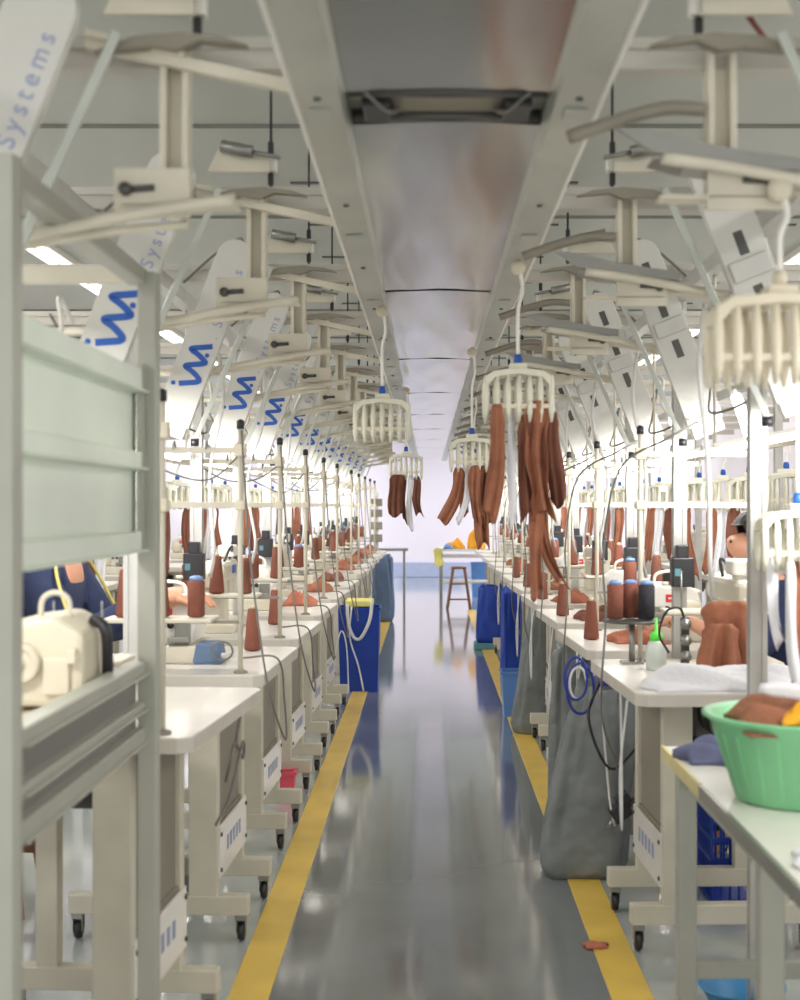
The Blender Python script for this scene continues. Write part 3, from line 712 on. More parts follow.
# big blurred hanger near the right edge
hb = make_hanger(8, .24, .17, 'ivory', 'ivory'); put(hb, (.593, 2.36, 1.70), 'large out-of-focus ivory clip hanger at the right edge, nearest of all hangers', 'hanger')
hc = make_hanger(7, .2, .5, 'hang'); put(hc, (.925, 3.50, 1.335), 'white clip hanger beside the nearest right post, carrying brown and white strips', 'hanger')
strip('fabric_strip', .06, .42, 91, 'brown', (.925, 3.47, 1.21), 'long brown strip hanging at the right edge beside the post', fold=.015)
strip('fabric_strip', .026, .40, 92, 'tape', (.89, 3.44, 1.21), 'white tape looping down at the right edge beside the post', fold=.008, curl=.05, nu=4)
strip('fabric_strip', .026, .24, 93, 'tape', (.86, 3.50, 1.24), 'short white tape just left of the long one at the right edge', fold=.008, curl=.03, nu=4)

# storage rails with hangers behind both rows
hm = make_hanger(6, .2, .12)
sv = [strip_mesh(.055, .34, 200+i, fold=.016).build('fabric_strip', M[mm]) for i, mm in enumerate(('brown', 'tape', 'brown2'))]
sv += [strip_mesh(.05, .38, 300+i, fold=.014, curl=.02).build('fabric_strip', M[mm]) for i, mm in enumerate(('brown2', 'brown'))]
first_h = True; svu = set()
for s in (-1, 1):
    r_ = MB().box((0, 0, 0), (.02, 14.0, .03)).build('hanger_rail', M['cream']); put(r_, (s*1.42, 9.6, 1.60), f'long cream rail holding the row of hangers behind the {SIDE[s]} tables', 'rail')
    for k in range(22):
        y = 3.15 + .6*k + rr.uniform(-.05, .05)
        loc = (s*1.42, y, 1.475)
        lab = f'{onm(k)} cream clip hanger on the storage rail behind the {SIDE[s]} row'
        rz = R(rr.uniform(-25, 25))
        if first_h: put(hm, loc, lab, 'hanger', 'hangers on the storage rails', rz); first_h = False
        else: dup(hm, loc, lab, 'hangers on the storage rails', rz)
        for j, dx in enumerate((-.065, 0, .06)):
            if rr.random() < .45: continue
            i = rr.choice((0, 2, 3, 4, 0)) if j != 1 else rr.choice((1, 0, 1))
            nm = ('brown strip', 'white strip', 'dark brown strip', 'dark brown strip', 'brown strip')[i]
            l2 = f"{nm}, {('left', 'middle', 'right')[j]} one on the {onm(k)} hanger behind the {SIDE[s]} row"
            lo = (loc[0]+dx*math.cos(rz), y+dx*math.sin(rz)-.005, loc[2]-.13)
            if i not in svu: svu.add(i); put(sv[i], lo, l2, 'fabric', 'strips on the storage rail hangers', rz)
            else: dup(sv[i], lo, l2, 'strips on the storage rail hangers', rz)

# ---------------------------------------------------------------- cables
def cable(pts, r, m_, lab, cat='cable', g=None):
    o = MB().tube(spline(pts), r, 6).build('cable', M[m_]); return tag(o, lab, cat, g)
for k, (x, y) in enumerate(TL):
    if k > 8 or k == 0: continue
    px = x-.075; a = y+.06
    cable([(px+.005, a-.015, TZ+.75), (px+.03, a-.03, TZ+.4), (x-.01, a-.02, TZ+.1), (x+.02, a+.0, TZ-.08), (x+.05, a+.15, TZ-.23), (x+.03, a+.3, TZ-.12), (x+.008, a+.3, TZ+.012), (x-.1, a+.25, TZ+.02)], .0035, 'cable', f'grey cable looping over the edge of the {onm(k)} left table', 'cable', 'cables over the left table edges')
    cable([(px, a+.02, TZ+.68), (px-.1, a+.03, TZ+.58+.02*(k % 3)), (px-.22, a+.02, TZ+.62), (px-.34, a, TZ+.69)], .003, 'cable', f'grey cable sagging between the poles above the {onm(k)} left table')
for k, (x, y) in enumerate(TR):
    if k > 6: break
    cable([(x+.30, y+.70, 1.62), (x+.18, y+.55, 1.56), (x+.02, y+.5, 1.46), (x-.03, y+.5, 1.2), (x-.02, y+.52, 1.0), (x-.03, y+.55, .7), (x+.03, y+.6, .5)], .004, 'cable', f'grey cable arching down beside the {onm(k)} right table')
    cable([(x-.012, y+.1, .8), (x-.03, y+.12, .6), (x-.02, y+.16, .42), (x-.015, y+.2, .6), (x-.012, y+.24, .8)], .0035, 'cablew', f'white cord loop at the aisle edge of the {onm(k)} right table')
# blue and white bundle
for i, (r, c, l) in enumerate(((.05, 'cableb', 'blue cable coil, outer loop hanging between the first right tables'), (.038, 'cablew', 'white cable coil inside the blue one at the first right tables'), (.06, 'cableb', 'blue cable coil drooping lowest between the first right tables'))):
    pts = [(.52+.01*i+r*math.cos(a)*.8, 4.92+.02*i, .74-.02*i+r*1.5*math.sin(a)) for a in [j*.7 for j in range(10+i)]]
    cable(pts, .005, c, l)
vb = MB().box((0, 0, 0), (.09, .07, .06)).box((0, -.04, .0), (.06, .02, .04)).build('junction_box', M['violet'], None, .004); put(vb, (.64, 4.86, .755), 'small violet blue junction box hanging beside the coiled cables', 'junction box')
cable([(.60, 4.9, .77), (.6, 4.80, .6), (.62, 4.78, .35), (.64, 4.8, .25)], .004, 'cablew', 'white cord hanging straight in front of the big grey sack')
cable([(.60, 4.86, .74), (.55, 4.8, .62), (.62, 4.78, .45), (.72, 4.8, .52)], .005, 'dark', 'black hose drooping in front of the big grey sack')

for s in (-1, 1):
    for k in range(9):
        y = 3.52+P*k; o_ = .0 if s < 0 else .02
        pts = [(s*.70, y+.02, 1.86), (s*.69, y+.04, 1.7), (s*(.72+.02*(k % 3)), y+.08, 1.45), (s*.73, y+.10, 1.2), (s*.76, y+.22, 1.1)]
        cable(pts, .0065, 'cablew', f'{onm(k)} white air hose dropping from the {SIDE[s]} conveyor arms', 'hose', f'white air hoses {SIDE[s]}')
        pts = [(s*.95, y, 1.83), (s*.9, y+.25, 1.66), (s*.84, y+.6, 1.62), (s*.9, y+.95, 1.7), (s*.95, y+1.12, 1.83)]
        cable(pts, .004, 'cable', f'{onm(k)} grey cable sagging lengthwise under the {SIDE[s]} arms', 'cable', f'sagging overhead cables {SIDE[s]}')
def dropper():
    t = thing('ceiling_dropper', (0, 0, 0), '', 'dropper')
    MB().tube([(0, 0, 2.155), (0, 0, 2.9)], .004, 6).build('rod', M['dark'], t)
    MB().box((0, 0, 2.23), (.032, .03, .045)).build('turnbuckle', M['white'], t, bevel=.004)
    for z in (2.19, 2.27): MB().box((0, 0, z), (.014, .014, .03)).build('link', M['dark'], t)
    return t
dp = None
for s in (-1, 1):
    for k in range(1, 13):
        lab = f'{onm(k-1)} thin ceiling dropper holding a cross beam on the {SIDE[s]}'
        loc = (XC + s*.44, BY[k], 0)
        if dp is None: dp = dropper(); put(dp, loc, lab, 'dropper', 'ceiling droppers')
        else: dup(dp, loc, lab)
cable([(.52, 2.48, 2.30), (.56, 2.47, 2.22), (.60, 2.46, 2.16)], .005, 'rail', 'red brown hose slanting down to the nearest right beam', 'hose')

# ---------------------------------------------------------------- sacks and bins
def sack(name, m_, loc, wd, dp, h, seed, label, topw=.7, rz=0, hem=None, lean=0):
    r = random.Random(seed); n = 64; lv = 26; vs = []; fs = []
    ph = [r.uniform(0, 6.28) for _ in range(4)]
    for j in range(lv+1):
        v = j/lv
        sc = (1.0 - (1-topw)*v)*(1+.10*math.sin(v*math.pi)) if v > .06 else .82+3*v
        for k in range(n):
            a = 2*math.pi*k/n
            e = .35
            cx = math.copysign(abs(math.cos(a))**(.6), math.cos(a)); cy = math.copysign(abs(math.sin(a))**(.6), math.sin(a))
            f = 1 + .11*math.sin(5*a+ph[0]+v*1.8)*(.3+v) + .06*math.sin(11*a+ph[1]+3*v)*v + .04*math.sin(3*a+v*7+ph[2]) + .025*math.sin(7*a-v*9+ph[3])
            vs.append((cx*wd/2*sc*f + lean*v, cy*dp/2*sc*f, v*h + (.02*math.sin(3*a+ph[3]) if j == lv else 0)))
    for j in range(lv):
        for k in range(n): fs.append((j*n+k, j*n+(k+1) % n, (j+1)*n+(k+1) % n, (j+1)*n+k))
    fs.append(tuple(range(n))[::-1])
    c = len(vs); vs.append((lean, 0, h-.07))
    for k in range(n): fs.append((lv*n+k, lv*n+(k+1) % n, c))
    o = MB().add(vs, fs, True).build(name, M[m_]); put(o, loc, label, 'sack' if name == 'sack' else 'bin', None, rz)
    return o
sack('sack', 'sack', (.555, 5.16, 0), .31, .30, .70, 3, 'big grey cloth sack bulging onto the yellow line, nearest on the right', .62, lean=.10)
sack('sack', 'sack', (.60, 6.01, 0), .17, .22, .74, 4, 'narrow grey cloth sack standing just behind the biggest one', .9, lean=.02)
sack('sack', 'sack', (.63, 8.31, 0), .27, .24, .72, 5, 'tapering grey cloth sack, third along the right of the aisle', .62, lean=.07)
sack('sack', 'blue', (.565, 9.46, .0), .13, .2, .78, 6, 'narrow blue cloth sack hanging behind the light blue bin', .9)
sack('sack', 'blue', (.60, 13.2, .05), .30, .3, .54, 7, 'wide blue cloth sack farthest along the right of the aisle', .66)
o = MB().box((0, 0, .03), (.34, .34, .06), taper=.95).build('tray', M['teal'], None, .01); put(o, (.60, 13.2, 0), 'teal tray under the farthest blue sack on the right', 'tray')
sack('sack', 'sackb', (-.52, 16.25, 0), .24, .3, .76, 8, 'blue grey sack at the far end of the left row', .8)
def bin_(name, m_, loc, w0, w1, d, h, label, cat='bin'):
    t = thing(name, loc, label, cat)
    m = MB(); a, b = w0/2, w1/2
    th = .008
    vs = [(-a, -d/2*.9, 0), (a, -d/2*.9, 0), (a, d/2*.9, 0), (-a, d/2*.9, 0), (-b, -d/2, h), (b, -d/2, h), (b, d/2, h), (-b, d/2, h),
          (-a+th, -d/2*.9+th, .01), (a-th, -d/2*.9+th, .01), (a-th, d/2*.9-th, .01), (-a+th, d/2*.9-th, .01), (-b+th, -d/2+th, h), (b-th, -d/2+th, h), (b-th, d/2-th, h), (-b+th, d/2-th, h)]
    fs = [(0, 1, 2, 3), (8, 9, 10, 11)]
    for k in range(4):
        n_ = (k+1) % 4; fs += [(k, n_, 4+n_, 4+k), (8+k, 8+n_, 12+n_, 12+k), (4+k, 4+n_, 12+n_, 12+k)]
    m.add(vs, fs); m.build('body', M[m_], t)
    r = MB()
    for (x0, y0), (x1, y1) in (((-b, -d/2), (b, -d/2)), ((b, -d/2), (b, d/2)), ((b, d/2), (-b, d/2)), ((-b, d/2), (-b, -d/2))): r.bar((x0, y0, h), (x1, y1, h), .016, .016)
    r.build('rim', M[m_], t); return t
bin_('storage_bin', 'blue', (-.50, 10.25, 0), .27, .30, .3, .60, 'tall blue bin standing on the left yellow line')
o = MB().box((0, 0, .0), (.2, .26, .05)).build('foam_pad', M['ycloth'], None, .01); put(o, (-.50, 10.25, .636), 'yellow pad lying on top of the tall blue bin', 'pad')
cable([(-.58, 10.05, .64), (-.57, 10.04, .5), (-.53, 10.03, .40), (-.48, 10.03, .40), (-.42, 10.04, .52), (-.40, 10.05, .66)], .012, 'cablew', 'thick white hose looping over the front of the blue bin', 'hose')
cable([(-.55, 10.06, .62), (-.56, 10.04, .4), (-.5, 10.03, .2), (-.46, 10.0, .02)], .006, 'cablew', 'thin white hose trailing down the blue bin to the floor', 'hose')
cable([(-.66, 9.95, .3), (-.62, 9.98, .45), (-.58, 9.95, .35), (-.56, 9.9, .02)], .005, 'cablew', 'white cord at the left corner of the blue bin', 'cord')
bin_('storage_bin', 'lblue', (.535, 9.0, 0), .10, .13, .22, .28, 'light blue bin at the right yellow line')
bin_('waste_pot', 'pink', (-.66, 6.55, 0), .07, .08, .08, .1, 'small red pink pot on the floor under the left tables', 'pot')

# ---------------------------------------------------------------- items on the first right table
bt = thing('squeeze_bottle', (.72, 4.42, TZ), 'milky squeeze bottle with a lime green nozzle on the first right table', 'bottle')
MB().lathe([(.03, 0), (.033, .006), (.033, .06), (.026, .085), (.017, .095)], (0, 0, 0), 20).build('body', M['bottle'], bt)
MB().lathe([(.02, .09), (.021, .112), (.012, .118), (.006, .122), (.004, .165), (.002, .165)], (0, 0, 0), 16).build('nozzle_cap', M['lime'], bt)
def heap(name, m_, loc, sx, sy, h, seed, label, cat='fabric', n=22, thick=True, rz=0, group=None):
    r = random.Random(seed); ph = [r.uniform(0, 6.28) for _ in range(8)]; vs = []; fs = []
    for j in range(n+1):
        for i in range(n+1):
            u = i/n*2-1; v = j/n*2-1; rad = min(1.0, math.hypot(u, v)/1.2)
            e = max(0, 1-rad**2.2)
            z = h*e*(.62 + .30*math.sin(u*4+ph[0]+v*2)*math.cos(v*3.3+ph[1]) + .18*math.sin(u*9+v*7+ph[2]))
            wob = 1+.12*math.sin(3*math.atan2(v, u)+ph[3])+.06*math.sin(7*math.atan2(v, u)+ph[4])
            vs.append((u*sx/2*wob, v*sy/2*wob, max(z, 0)+.006))
    N = len(vs); vs += [(x, y, 0) for x, y, z in vs]
    for j in range(n):
        for i in range(n): a = j*(n+1)+i; fs += [(a, a+1, a+n+2, a+n+1), (N+a, N+a+n+1, N+a+n+2, N+a+1)]
    for k in range(n):
        for a, b in ((k, k+1), (n*(n+1)+k, n*(n+1)+k+1), (k*(n+1), (k+1)*(n+1)), (k*(n+1)+n, (k+1)*(n+1)+n)): fs.append((a, b, N+b, N+a))
    o = MB().add(vs, fs, True).build(name, M[m_]); return put(o, loc, label, cat, group, rz)
heap('white_cloth', 'tape', (.86, 3.98, TZ), .44, .20, .085, 3, 'crumpled white cloth spread on the first right table')
strip('fabric_heap', .17, .235, 8, 'brown', (.90, 4.20, 1.062), 'broad brown fabric piece draped down the front of the machine on the first right table', fold=.03, waist=.3, nu=16, nv=20, sway=.03)
strip('fabric_heap', .12, .17, 9, 'brown', (.86, 4.12, 1.0), 'smaller brown fabric piece in front of the broad one on the first right table', fold=.03, nu=14, nv=16, curl=.03)
mc = thing('thread_tension_unit', (.80, 4.36, TZ), 'dark upright thread tension unit between bottle and brown fabric', 'machine part')
MB().box((0, 0, .01), (.06, .05, .02)).box((0, 0, .09), (.025, .02, .16)).build('bracket', M['darkgrey'], mc, bevel=.002)
for z in (.05, .10, .15): MB().lathe([(.001, 0), (.018, .002), (.018, .01), (.006, .014), (.004, .03), (.001, .03)], (0, 0, 0), 12, Matrix.Translation((0, -.011, z)) @ Matrix.Rotation(R(90), 4, 'X')).build('tension_disc', M['aludark'], mc)
MB().tube(spline([(0, 0, .16), (-.02, -.02, .2), (-.06, -.02, .19), (-.08, 0, .12), (-.05, 0, .06)]), .004, 6).build('wire_arm', M['dark'], mc)
sp = thing('spool_plate', (.67, 4.60, TZ), 'round grey spool plate with three spools on the first right table', 'stand')
MB().tube([(.0, 0, .0), (0, 0, .135)], .01, 8).box((0, 0, .004), (.07, .07, .008)).build('column', M['aludark'], sp)
MB().lathe([(.001, .135), (.095, .135), (.10, .139), (.095, .143), (.001, .143)], (0, 0, 0), 28).build('plate', M['darkgrey'], sp)
for j, (ci, dx, dy) in enumerate(((1, -.055, .0), (1, .0, .035), (2, .045, -.02))):
    place_cone(ci, (.67+dx, 4.60+dy, TZ+.144), f"{CN[ci]}, {('left', 'middle', 'right')[j]} one on the round spool plate")
heap('fabric_heap', 'peach', (.80, 5.32, TZ), .2, .2, .07, 9, 'peach brown fabric pile on the second right table')
for k in range(2, 8): heap('fabric_heap', ('peach', 'brown', 'brown2')[k % 3], (TR[k][0]+.2, TR[k][1]+.2, TZ), .18, .2, .07, 20+k, f"{('peach', 'brown', 'dark brown')[k % 3]} fabric pile on the {onm(k)} right table", group='fabric piles on the tables')
for k in range(3, 11): heap('fabric_heap', ('peach', 'brown', 'brown2')[k % 3], (TL[k][0]-.16, TL[k][1]+.7, TZ), .16, .16, .08, 40+k, f"{('peach', 'brown', 'dark brown')[k % 3]} fabric pile on the {onm(k)} left table", group='fabric piles on the tables')
# grey tool box shape on second left table
tm = thing('table_motor', (-.72, 4.62, TZ), 'grey blue motor unit with coiled cable on the second-nearest left table', 'motor')
MB().box((0, 0, .035), (.10, .12, .07), taper=.8).build('casing', M['sackb'], tm, bevel=.01)
MB().tube(spline([(.05+.035*math.cos(a), -.065, .045+.03*math.sin(a)) for a in [j*.8 for j in range(14)]]), .0035, 6).build('coiled_cable', M['cable'], tm)
MB().tube([(-.06, -.02, .02), (.09, -.05, .03)], .009, 8).build('lever', M['white'], tm)
# cable loop on first left table
cable([(-.50, 3.75, .80), (-.515, 3.72, .7), (-.52, 3.6, .64), (-.5, 3.55, .70), (-.51, 3.7, .72), (-.505, 3.82, .66), (-.5, 3.78, .71), (-.51, 3.6, .60), (-.53, 3.5, .55)], .004, 'cable', 'grey cable tied in a bow under the edge of the nearest left table')

# ---------------------------------------------------------------- near right table with green basket
nt_ = thing('work_table', (.588, 0, 0), 'low white work table in the right foreground holding the green basket', 'table')
MB().box((.45, 2.6, .735), (.9, 1.78, .028)).build('tabletop', M['top'], nt_, bevel=.003)
MB().box((-.003, 3.25, .735), (.008, .48, .032)).build('edge_tape', M['tape_y'], nt_)
MB().box((-.004, 2.35, .735), (.008, 1.3, .03)).build('edge_band', M['aludark'], nt_)
for (x, y) in ((.035, 3.38), (.035, 2.55), (.86, 3.38), (.86, 2.55)): MB().box((x, y, .36), (.045, .045, .72)).build('leg', M['frame'], nt_, bevel=.003)
for y in (3.38, 2.55): MB().box((.45, y, .23), (.8, .03, .04)).build('stretcher', M['frame'], nt_, bevel=.003)
MB().box((.45, 3.4, .69), (.8, .03, .05)).box((.05, 2.95, .69), (.03, .8, .05)).build('apron', M['frame'], nt_)
gb = thing('laundry_basket', (.765, 2.86, .75), 'green plastic basket heaped with fabric on the foreground table', 'basket')
prof = [(.125, .0), (.135, .003), (.185, .160), (.202, .170), (.202, .177), (.18, .174), (.13, .012), (.001, .010)]
MB().lathe([(.001, 0)]+prof, (0, 0, 0), 36).build('bowl', M['green'], gb)
for i in range(24):
    a = 2*math.pi*i/24
    MB().bar((.139*math.cos(a), .139*math.sin(a), .02), (.179*math.cos(a), .179*math.sin(a), .14), .004, .003).build('rib', M['green'], gb)
heap('fabric_heap', 'brown', (.775, 2.86, .90), .29, .29, .10, 61, 'brown fabric heaped in the green basket')
o = strip_mesh(.028, .2, 62, fold=.006, nu=4).build('fabric_strip', M['tape']); put(o, (.66, 2.78, .985), 'white tape lying over the fabric in the green basket', 'fabric'); o.rotation_euler = (R(4), R(-82), R(-10))
heap('orange_cloth', 'orange', (.73, 2.72, .925), .08, .05, .045, 63, 'orange scrap in the green basket')
heap('folded_cloth', 'striped', (.71, 3.30, .75), .22, .16, .065, 64, 'grey blue striped cloth on the far corner of the foreground table')
heap('fabric_heap', 'brown', (.84, 3.36, .75), .18, .10, .12, 65, 'brown cloth behind the striped cloth on the foreground table')
heap('white_cloth', 'tape', (.70, 2.36, .75), .16, .12, .02, 66, 'white cloth at the near end of the foreground table')

# things on the floor at right
cr = thing('plastic_crate', (1.08, 4.85, 0), 'blue lattice plastic crate on the floor under the right tables', 'crate')
for sy in (-.12, .12):
    m = MB()
    for i in range(9): m.box((-.12+i*.03, sy, .155), (.008, .006, .3))
    for z in (.01, .08, .15, .22, .30): m.box((0, sy, z), (.25, .007, .014))
    m.build('side', M['blue'], cr)
for sx in (-.122, .122):
    m = MB()
    for i in range(8): m.box((sx, -.105+i*.03, .155), (.006, .008, .3))
    for z in (.01, .08, .15, .22, .30): m.box((sx, 0, z), (.007, .24, .014))
    m.build('side', M['blue'], cr)
MB().box((0, 0, .006), (.24, .24, .01)).build('base', M['blue'], cr)
o = MB().lathe([(.07, 0), (.075, .002), (.11, .06), (.118, .063), (.118, .067), (.105, .063), (.07, .008), (.001, .006)], (0, 0, 0), 28).build('wash_basin', M['aqua']); put(o, (.84, 3.75, 0), 'small bright blue basin on the floor at the bottom right', 'basin')
kl = thing('foot_valve', (.66, 4.80, .30), 'black air valve with metal rod hanging before the big grey sack', 'valve')
MB().box((0, 0, 0), (.07, .05, .055), Matrix.Rotation(R(-35), 4, 'Y')).box((.03, 0, .03), (.05, .06, .035), Matrix.Rotation(R(-35), 4, 'Y')).build('body', M['dark'], kl, bevel=.004)
MB().tube([(.03, 0, .02), (.10, .02, .09)], .009, 10).build('rod', M['aludark'], kl)
for q in range(3): MB().tube([(-.03+q*.02, 0, -.03+q*.012), (-.04+q*.02, 0, -.055+q*.012)], .006, 8).build('fitting', M['aludark'], kl)
heap('fabric_scrap', 'peach', (.512, 4.27, .003), .07, .05, .012, 71, 'small red brown fabric scrap lying on the right yellow line', 'scrap')

# ---------------------------------------------------------------- foreground frame on the left
fr = thing('partition_frame', (-.60, 0, 0), 'grey green partition frame with milky panels filling the left foreground', 'partition')
YA, YB = 2.07, 3.02
def post(y, x, h, w=.05): 
    m = MB().box((x, y, h/2), (w, .05, h)).box((x+w/2, y, h/2), (.006, .02, h)); m.build('post', M['frame'], fr, bevel=.003)
post(YA-.02, -.025, 1.86); post(YB, -.002, 1.85, .04); post(YB, -.55, 1.85); post(YA-.02, -.55, 1.86)
MB().box((-.025, (YA+YB)/2, 1.84), (.04, YB-YA, .035)).build('top_rail', M['frame'], fr, bevel=.003)
MB().box((-.285, YB, 1.845), (.49, .035, .035)).build('end_rail', M['cream'], fr, bevel=.003)
for z, h, nm in ((1.612, .05, 'panel_rail'), (1.443, .04, 'panel_rail'), (1.272, .045, 'panel_rail'), (1.0, .03, 'ledge_rail'), (.92, .02, 'ledge_rail'), (.858, .035, 'ledge_rail')):
    MB().box((-.025, (YA+YB)/2, z), (.04, YB-YA-.04, h)).box((-.002, (YA+YB)/2, z-h/2+.004), (.012, YB-YA-.04, .006)).build(nm, M['glass'] if z > 1.2 else M['frame'], fr, bevel=.003)
MB().box((-.03, (YA+YB)/2, 1.53), (.008, YB-YA-.04, .16)).build('upper_panel', M['glass'], fr)
MB().box((-.03, (YA+YB)/2, 1.36), (.008, YB-YA-.04, .16)).build('upper_panel', M['glass'], fr)
MB().box((-.03, (YA+YB)/2, .93), (.010, YB-YA-.04, .14)).build('lower_panel', M['aludark'], fr)
MB().box((-.01, YB-.045, 1.45), (.012, .03, .4)).build('side_stile', M['frame'], fr)

# ---------------------------------------------------------------- workers
def worker(loc, rz, label, jacket='navy'):
    t = thing('person', loc, label, 'person', None, rz)
    def skin(name, V, E, rad, m_, root=0, sub=2):
        me = bpy.data.meshes.new(name); me.from_pydata(V, E, []); me.materials.append(M[m_])
        o = bpy.data.objects.new(name, me); COL.objects.link(o); o.parent = t
        md = o.modifiers.new('skin', 'SKIN'); md.use_smooth_shade = True
        for i, r in enumerate(rad):
            me.skin_vertices[0].data[i].radius = (r, r) if not isinstance(r, tuple) else r
            me.skin_vertices[0].data[i].use_root = (i == root)
        ss = o.modifiers.new('sub', 'SUBSURF'); ss.levels = sub; ss.render_levels = sub
        return o
    V = []; E = []; Rd = []
    def v(p, r, par=None):
        V.append(p); Rd.append(r)
        if par is not None: E.append((par, len(V)-1))
        return len(V)-1
    pel = v((0, 0, .53), (.13, .15)); wa = v((.03, 0, .68), (.11, .13), pel); chh = v((.09, 0, .86), (.12, .16), wa); up = v((.14, 0, .98), (.09, .12), chh)
    nk = v((.18, 0, 1.06), .05, up); hd0 = v((.205, 0, 1.11), .06, nk); hd1 = v((.225, 0, 1.17), .084, hd0); hd2 = v((.225, 0, 1.23), .078, hd1); v((.31, 0, 1.165), .014, hd1)
    J = {}
    for q in (-1, 1):
        sh = v((.14, q*.17, .97), .055, up); el = v((.27, q*.23, .78), .042, sh); wr = v((.46, q*.13, .90), .027, el)
        pm = v((.52, q*.115, .905), (.022, .034), wr)
        for fi, (dy, L) in enumerate(((-.030, .065), (-.010, .075), (.010, .07), (.028, .055))):
            f1 = v((.555, q*.115+dy, .905), .009, pm); f2 = v((.555+L*.5, q*.115+dy*1.1, .892), .008, f1); v((.555+L*.8, q*.115+dy*1.1, .868), .007, f2)
        th = v((.50, q*.115-q*.035, .895), .010, pm); v((.54, q*.115-q*.06, .88), .009, th)
        hp = v((.04, q*.09, .52), .085, pel); kn = v((.40, q*.12, .53), .062, hp); an = v((.36, q*.12, .10), .038, kn); v((.48, q*.12, .045), .032, an)
    skin('body', V, E, Rd, 'skin')
    jv = [(0, 0, .55), (.03, 0, .68), (.09, 0, .86), (.15, 0, 1.01)]; je = [(0, 1), (1, 2), (2, 3)]; jr = [(.145, .165), (.13, .15), (.135, .175), (.085, .12)]
    for q in (-1, 1):
        b = len(jv); jv += [(.14, q*.175, .975), (.27, q*.235, .78), (.43, q*.15, .885)]; je += [(3, b), (b, b+1), (b+1, b+2)]; jr += [.072, .058, .042]
    skin('jacket', jv, je, jr, jacket)
    for q in (-1, 1):
        MB().tube(spline([(.20, q*.15, 1.04), (.23, q*.235, .96), (.30, q*.285, .82), (.37, q*.255, .85)]), .005, 6).build('sleeve_piping', M['yel'], t)
    tv = [(0, 0, .52)]; te = []; tr = [(.14, .16)]
    for q in (-1, 1):
        b = len(tv); tv += [(.05, q*.095, .52), (.40, q*.12, .53), (.37, q*.12, .14)]; te += [(0, b), (b, b+1), (b+1, b+2)]; tr += [.098, .075, .055]
    skin('trousers', tv, te, tr, 'navyd')
    for q in (-1, 1):
        MB().box((.43, q*.12, .045), (.24, .09, .07), taper=.8).build('shoe', M['sack'], t, bevel=.02)
    # hair: cap over the back and top of the head
    n = 20; vs = []; fs = []
    for j in range(11):
        ph = j/10*R(118)
        for k in range(n):
            a = 2*math.pi*k/n; x = math.sin(ph)*math.cos(a); lim = 1.0
            z = math.cos(ph)
            if x > .35 and z < .45: z = .45
            vs.append((.215 + x*.088, math.sin(ph)*math.sin(a)*.084, 1.205 + z*.1))
    for j in range(10):
        for k in range(n): fs.append((j*n+k, j*n+(k+1) % n, (j+1)*n+(k+1) % n, (j+1)*n+k))
    MB().add(vs, fs, True).lathe([(.01, -.03), (.035, -.02), (.04, .0), (.03, .025), (.005, .035)], (.12, 0, 1.21), 14).build('hair', M['hair'], t)
    for q in (-1, 1):
        MB().lathe([(.001, -.018), (.01, -.01), (.012, .005), (.004, .018)], (.225, q*.084, 1.165), 10).build('ear', M['skin'], t)
        MB().lathe([(.001, -.006), (.006, 0), (.001, .006)], (.303, q*.03, 1.19), 8).build('eye', M['dark'], t)
    MB().box((.303, 0, 1.13), (.006, .035, .006)).build('mouth', M['pink'], t)
    return t
def stool(loc, lab, group=None):
    t = thing('stool', loc, lab, 'stool')
    MB().box((0, 0, .365), (.30, .30, .03)).build('seat', M['wood'], t, bevel=.006)
    for x in (-1, 1):
        for y in (-1, 1): MB().bar((x*.15, y*.15, 0), (x*.11, y*.11, .355), .03, .03).build('leg', M['wood'], t)
    for y in (-1, 1): MB().bar((-.135, y*.135, .14), (.135, y*.135, .14), .018, .025).build('stretcher', M['wood'], t)
    for x in (-1, 1): MB().bar((x*.13, -.13, .2), (x*.13, .13, .2), .018, .025).build('stretcher', M['wood'], t)
    return t
w1 = worker((-1.44, 4.72, 0), 0, 'person in a navy jacket with yellow piping seated behind the left foreground frame')
stool((-1.50, 4.72, 0), 'wooden stool under the person seated on the left').scale = (1.1, 1.1, 1.12)
w1.scale = (1.15, 1.15, 1.15)
w2 = worker((1.44, 5.26, 0), math.pi, 'person in a navy jacket seated behind the first right machines'); w2.scale = (1.02, 1.02, 1.02)
stool((1.48, 5.26, 0), 'wooden stool under the person seated on the right').scale = (1, 1, 1)

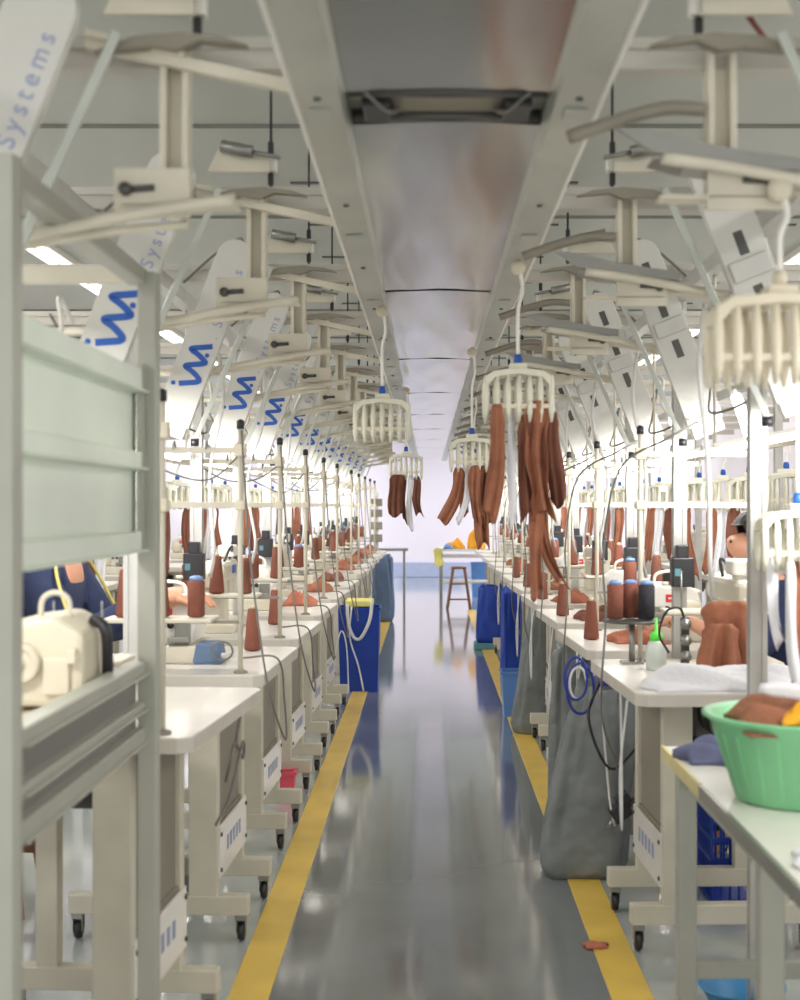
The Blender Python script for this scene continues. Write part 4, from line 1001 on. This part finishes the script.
# ---------------------------------------------------------------- far end of the aisle
ft = thing('packing_table', (.46, 19.5, 0), 'long table with yellow cloth at the far end of the aisle', 'table')
MB().box((.05, 0, .74), (.72, 1.2, .03)).build('tabletop', M['top'], ft, bevel=.004)
for x in (-.28, .38):
    for y in (-.56, .56): MB().box((x, y, .36), (.035, .035, .72)).build('leg', M['aludark'], ft, bevel=.002)
MB().box((.05, -.56, .66), (.66, .03, .05)).box((.05, -.3, .3), (.62, .6, .02)).build('shelf', M['alu'], ft)
o = strip_mesh(.12, .24, 97, fold=.006).build('yellow_cloth', M['ycloth']); put(o, (.135, 18.88, .77), 'pale yellow cloth hanging over the left corner of the far table', 'cloth')
fs_ = thing('stool', (.40, 18.2, 0), 'brown wooden stool in front of the far table', 'stool')
MB().lathe([(.001, .52), (.10, .52), (.105, .535), (.1, .55), (.001, .55)], (0, 0, 0), 20).build('seat', M['wood'], fs_)
for x in (-1, 1):
    for y in (-1, 1): MB().bar((x*.15, y*.12, 0), (x*.075, y*.075, .52), .026, .026).build('leg', M['wood'], fs_)
    MB().bar((x*.128, -.1, .16), (x*.128, .1, .16), .02, .02).build('stretcher', M['wood'], fs_)
for z in (.13, .33): MB().bar((-.13+z*.1, -.108, z), (.13-z*.1, -.108, z), .02, .02).build('stretcher', M['wood'], fs_)
heap('orange_cloth', 'orange', (.36, 19.2, .756), .26, .3, .14, 81, 'bright orange yellow heap on the far table, left one')
heap('orange_cloth', 'orange', (.66, 19.1, .756), .22, .3, .34, 82, 'taller orange yellow heap on the far table')
heap('cloth_pile', 'lblue', (.27, 19.0, .756), .12, .2, .08, 83, 'small blue white pile at the left of the far table')
bin_('basket', 'green', (.86, 18.4, 0), .2, .26, .26, .26, 'green basket on the floor right of the far stool', 'basket')
bin_('basket', 'lblue', (.80, 20.6, 0), .3, .34, .3, .5, 'light blue tub standing behind the far table', 'tub')
o = sack('sack', 'pink', (.90, 18.75, 0), .13, .14, .62, 15, 'small red pink bag hanging at the right end of the far table', .8)
fd = thing('far_desk', (-.30, 17.6, 0), 'narrow grey shelf table past the end of the left row', 'table')
MB().box((-.25, 0, .79), (.6, .3, .03)).build('tabletop', M['aludark'], fd, bevel=.003)
for x in (-.5, .0): MB().box((x, 0, .39), (.03, .03, .78)).build('leg', M['aludark'], fd)
rk = thing('tool_rack', (-.62, 16.9, 0), 'grey rack post with small devices at the far end of the left row', 'rack')
MB().box((0, 0, .75), (.04, .04, 1.5)).box((0, 0, .01), (.2, .2, .02)).build('column', M['alu'], rk)
for z in (.95, 1.1, 1.25, 1.38): MB().box((.0, -.04, z), (.14, .05, .09)).build('device', M['taupe'], rk, bevel=.004)
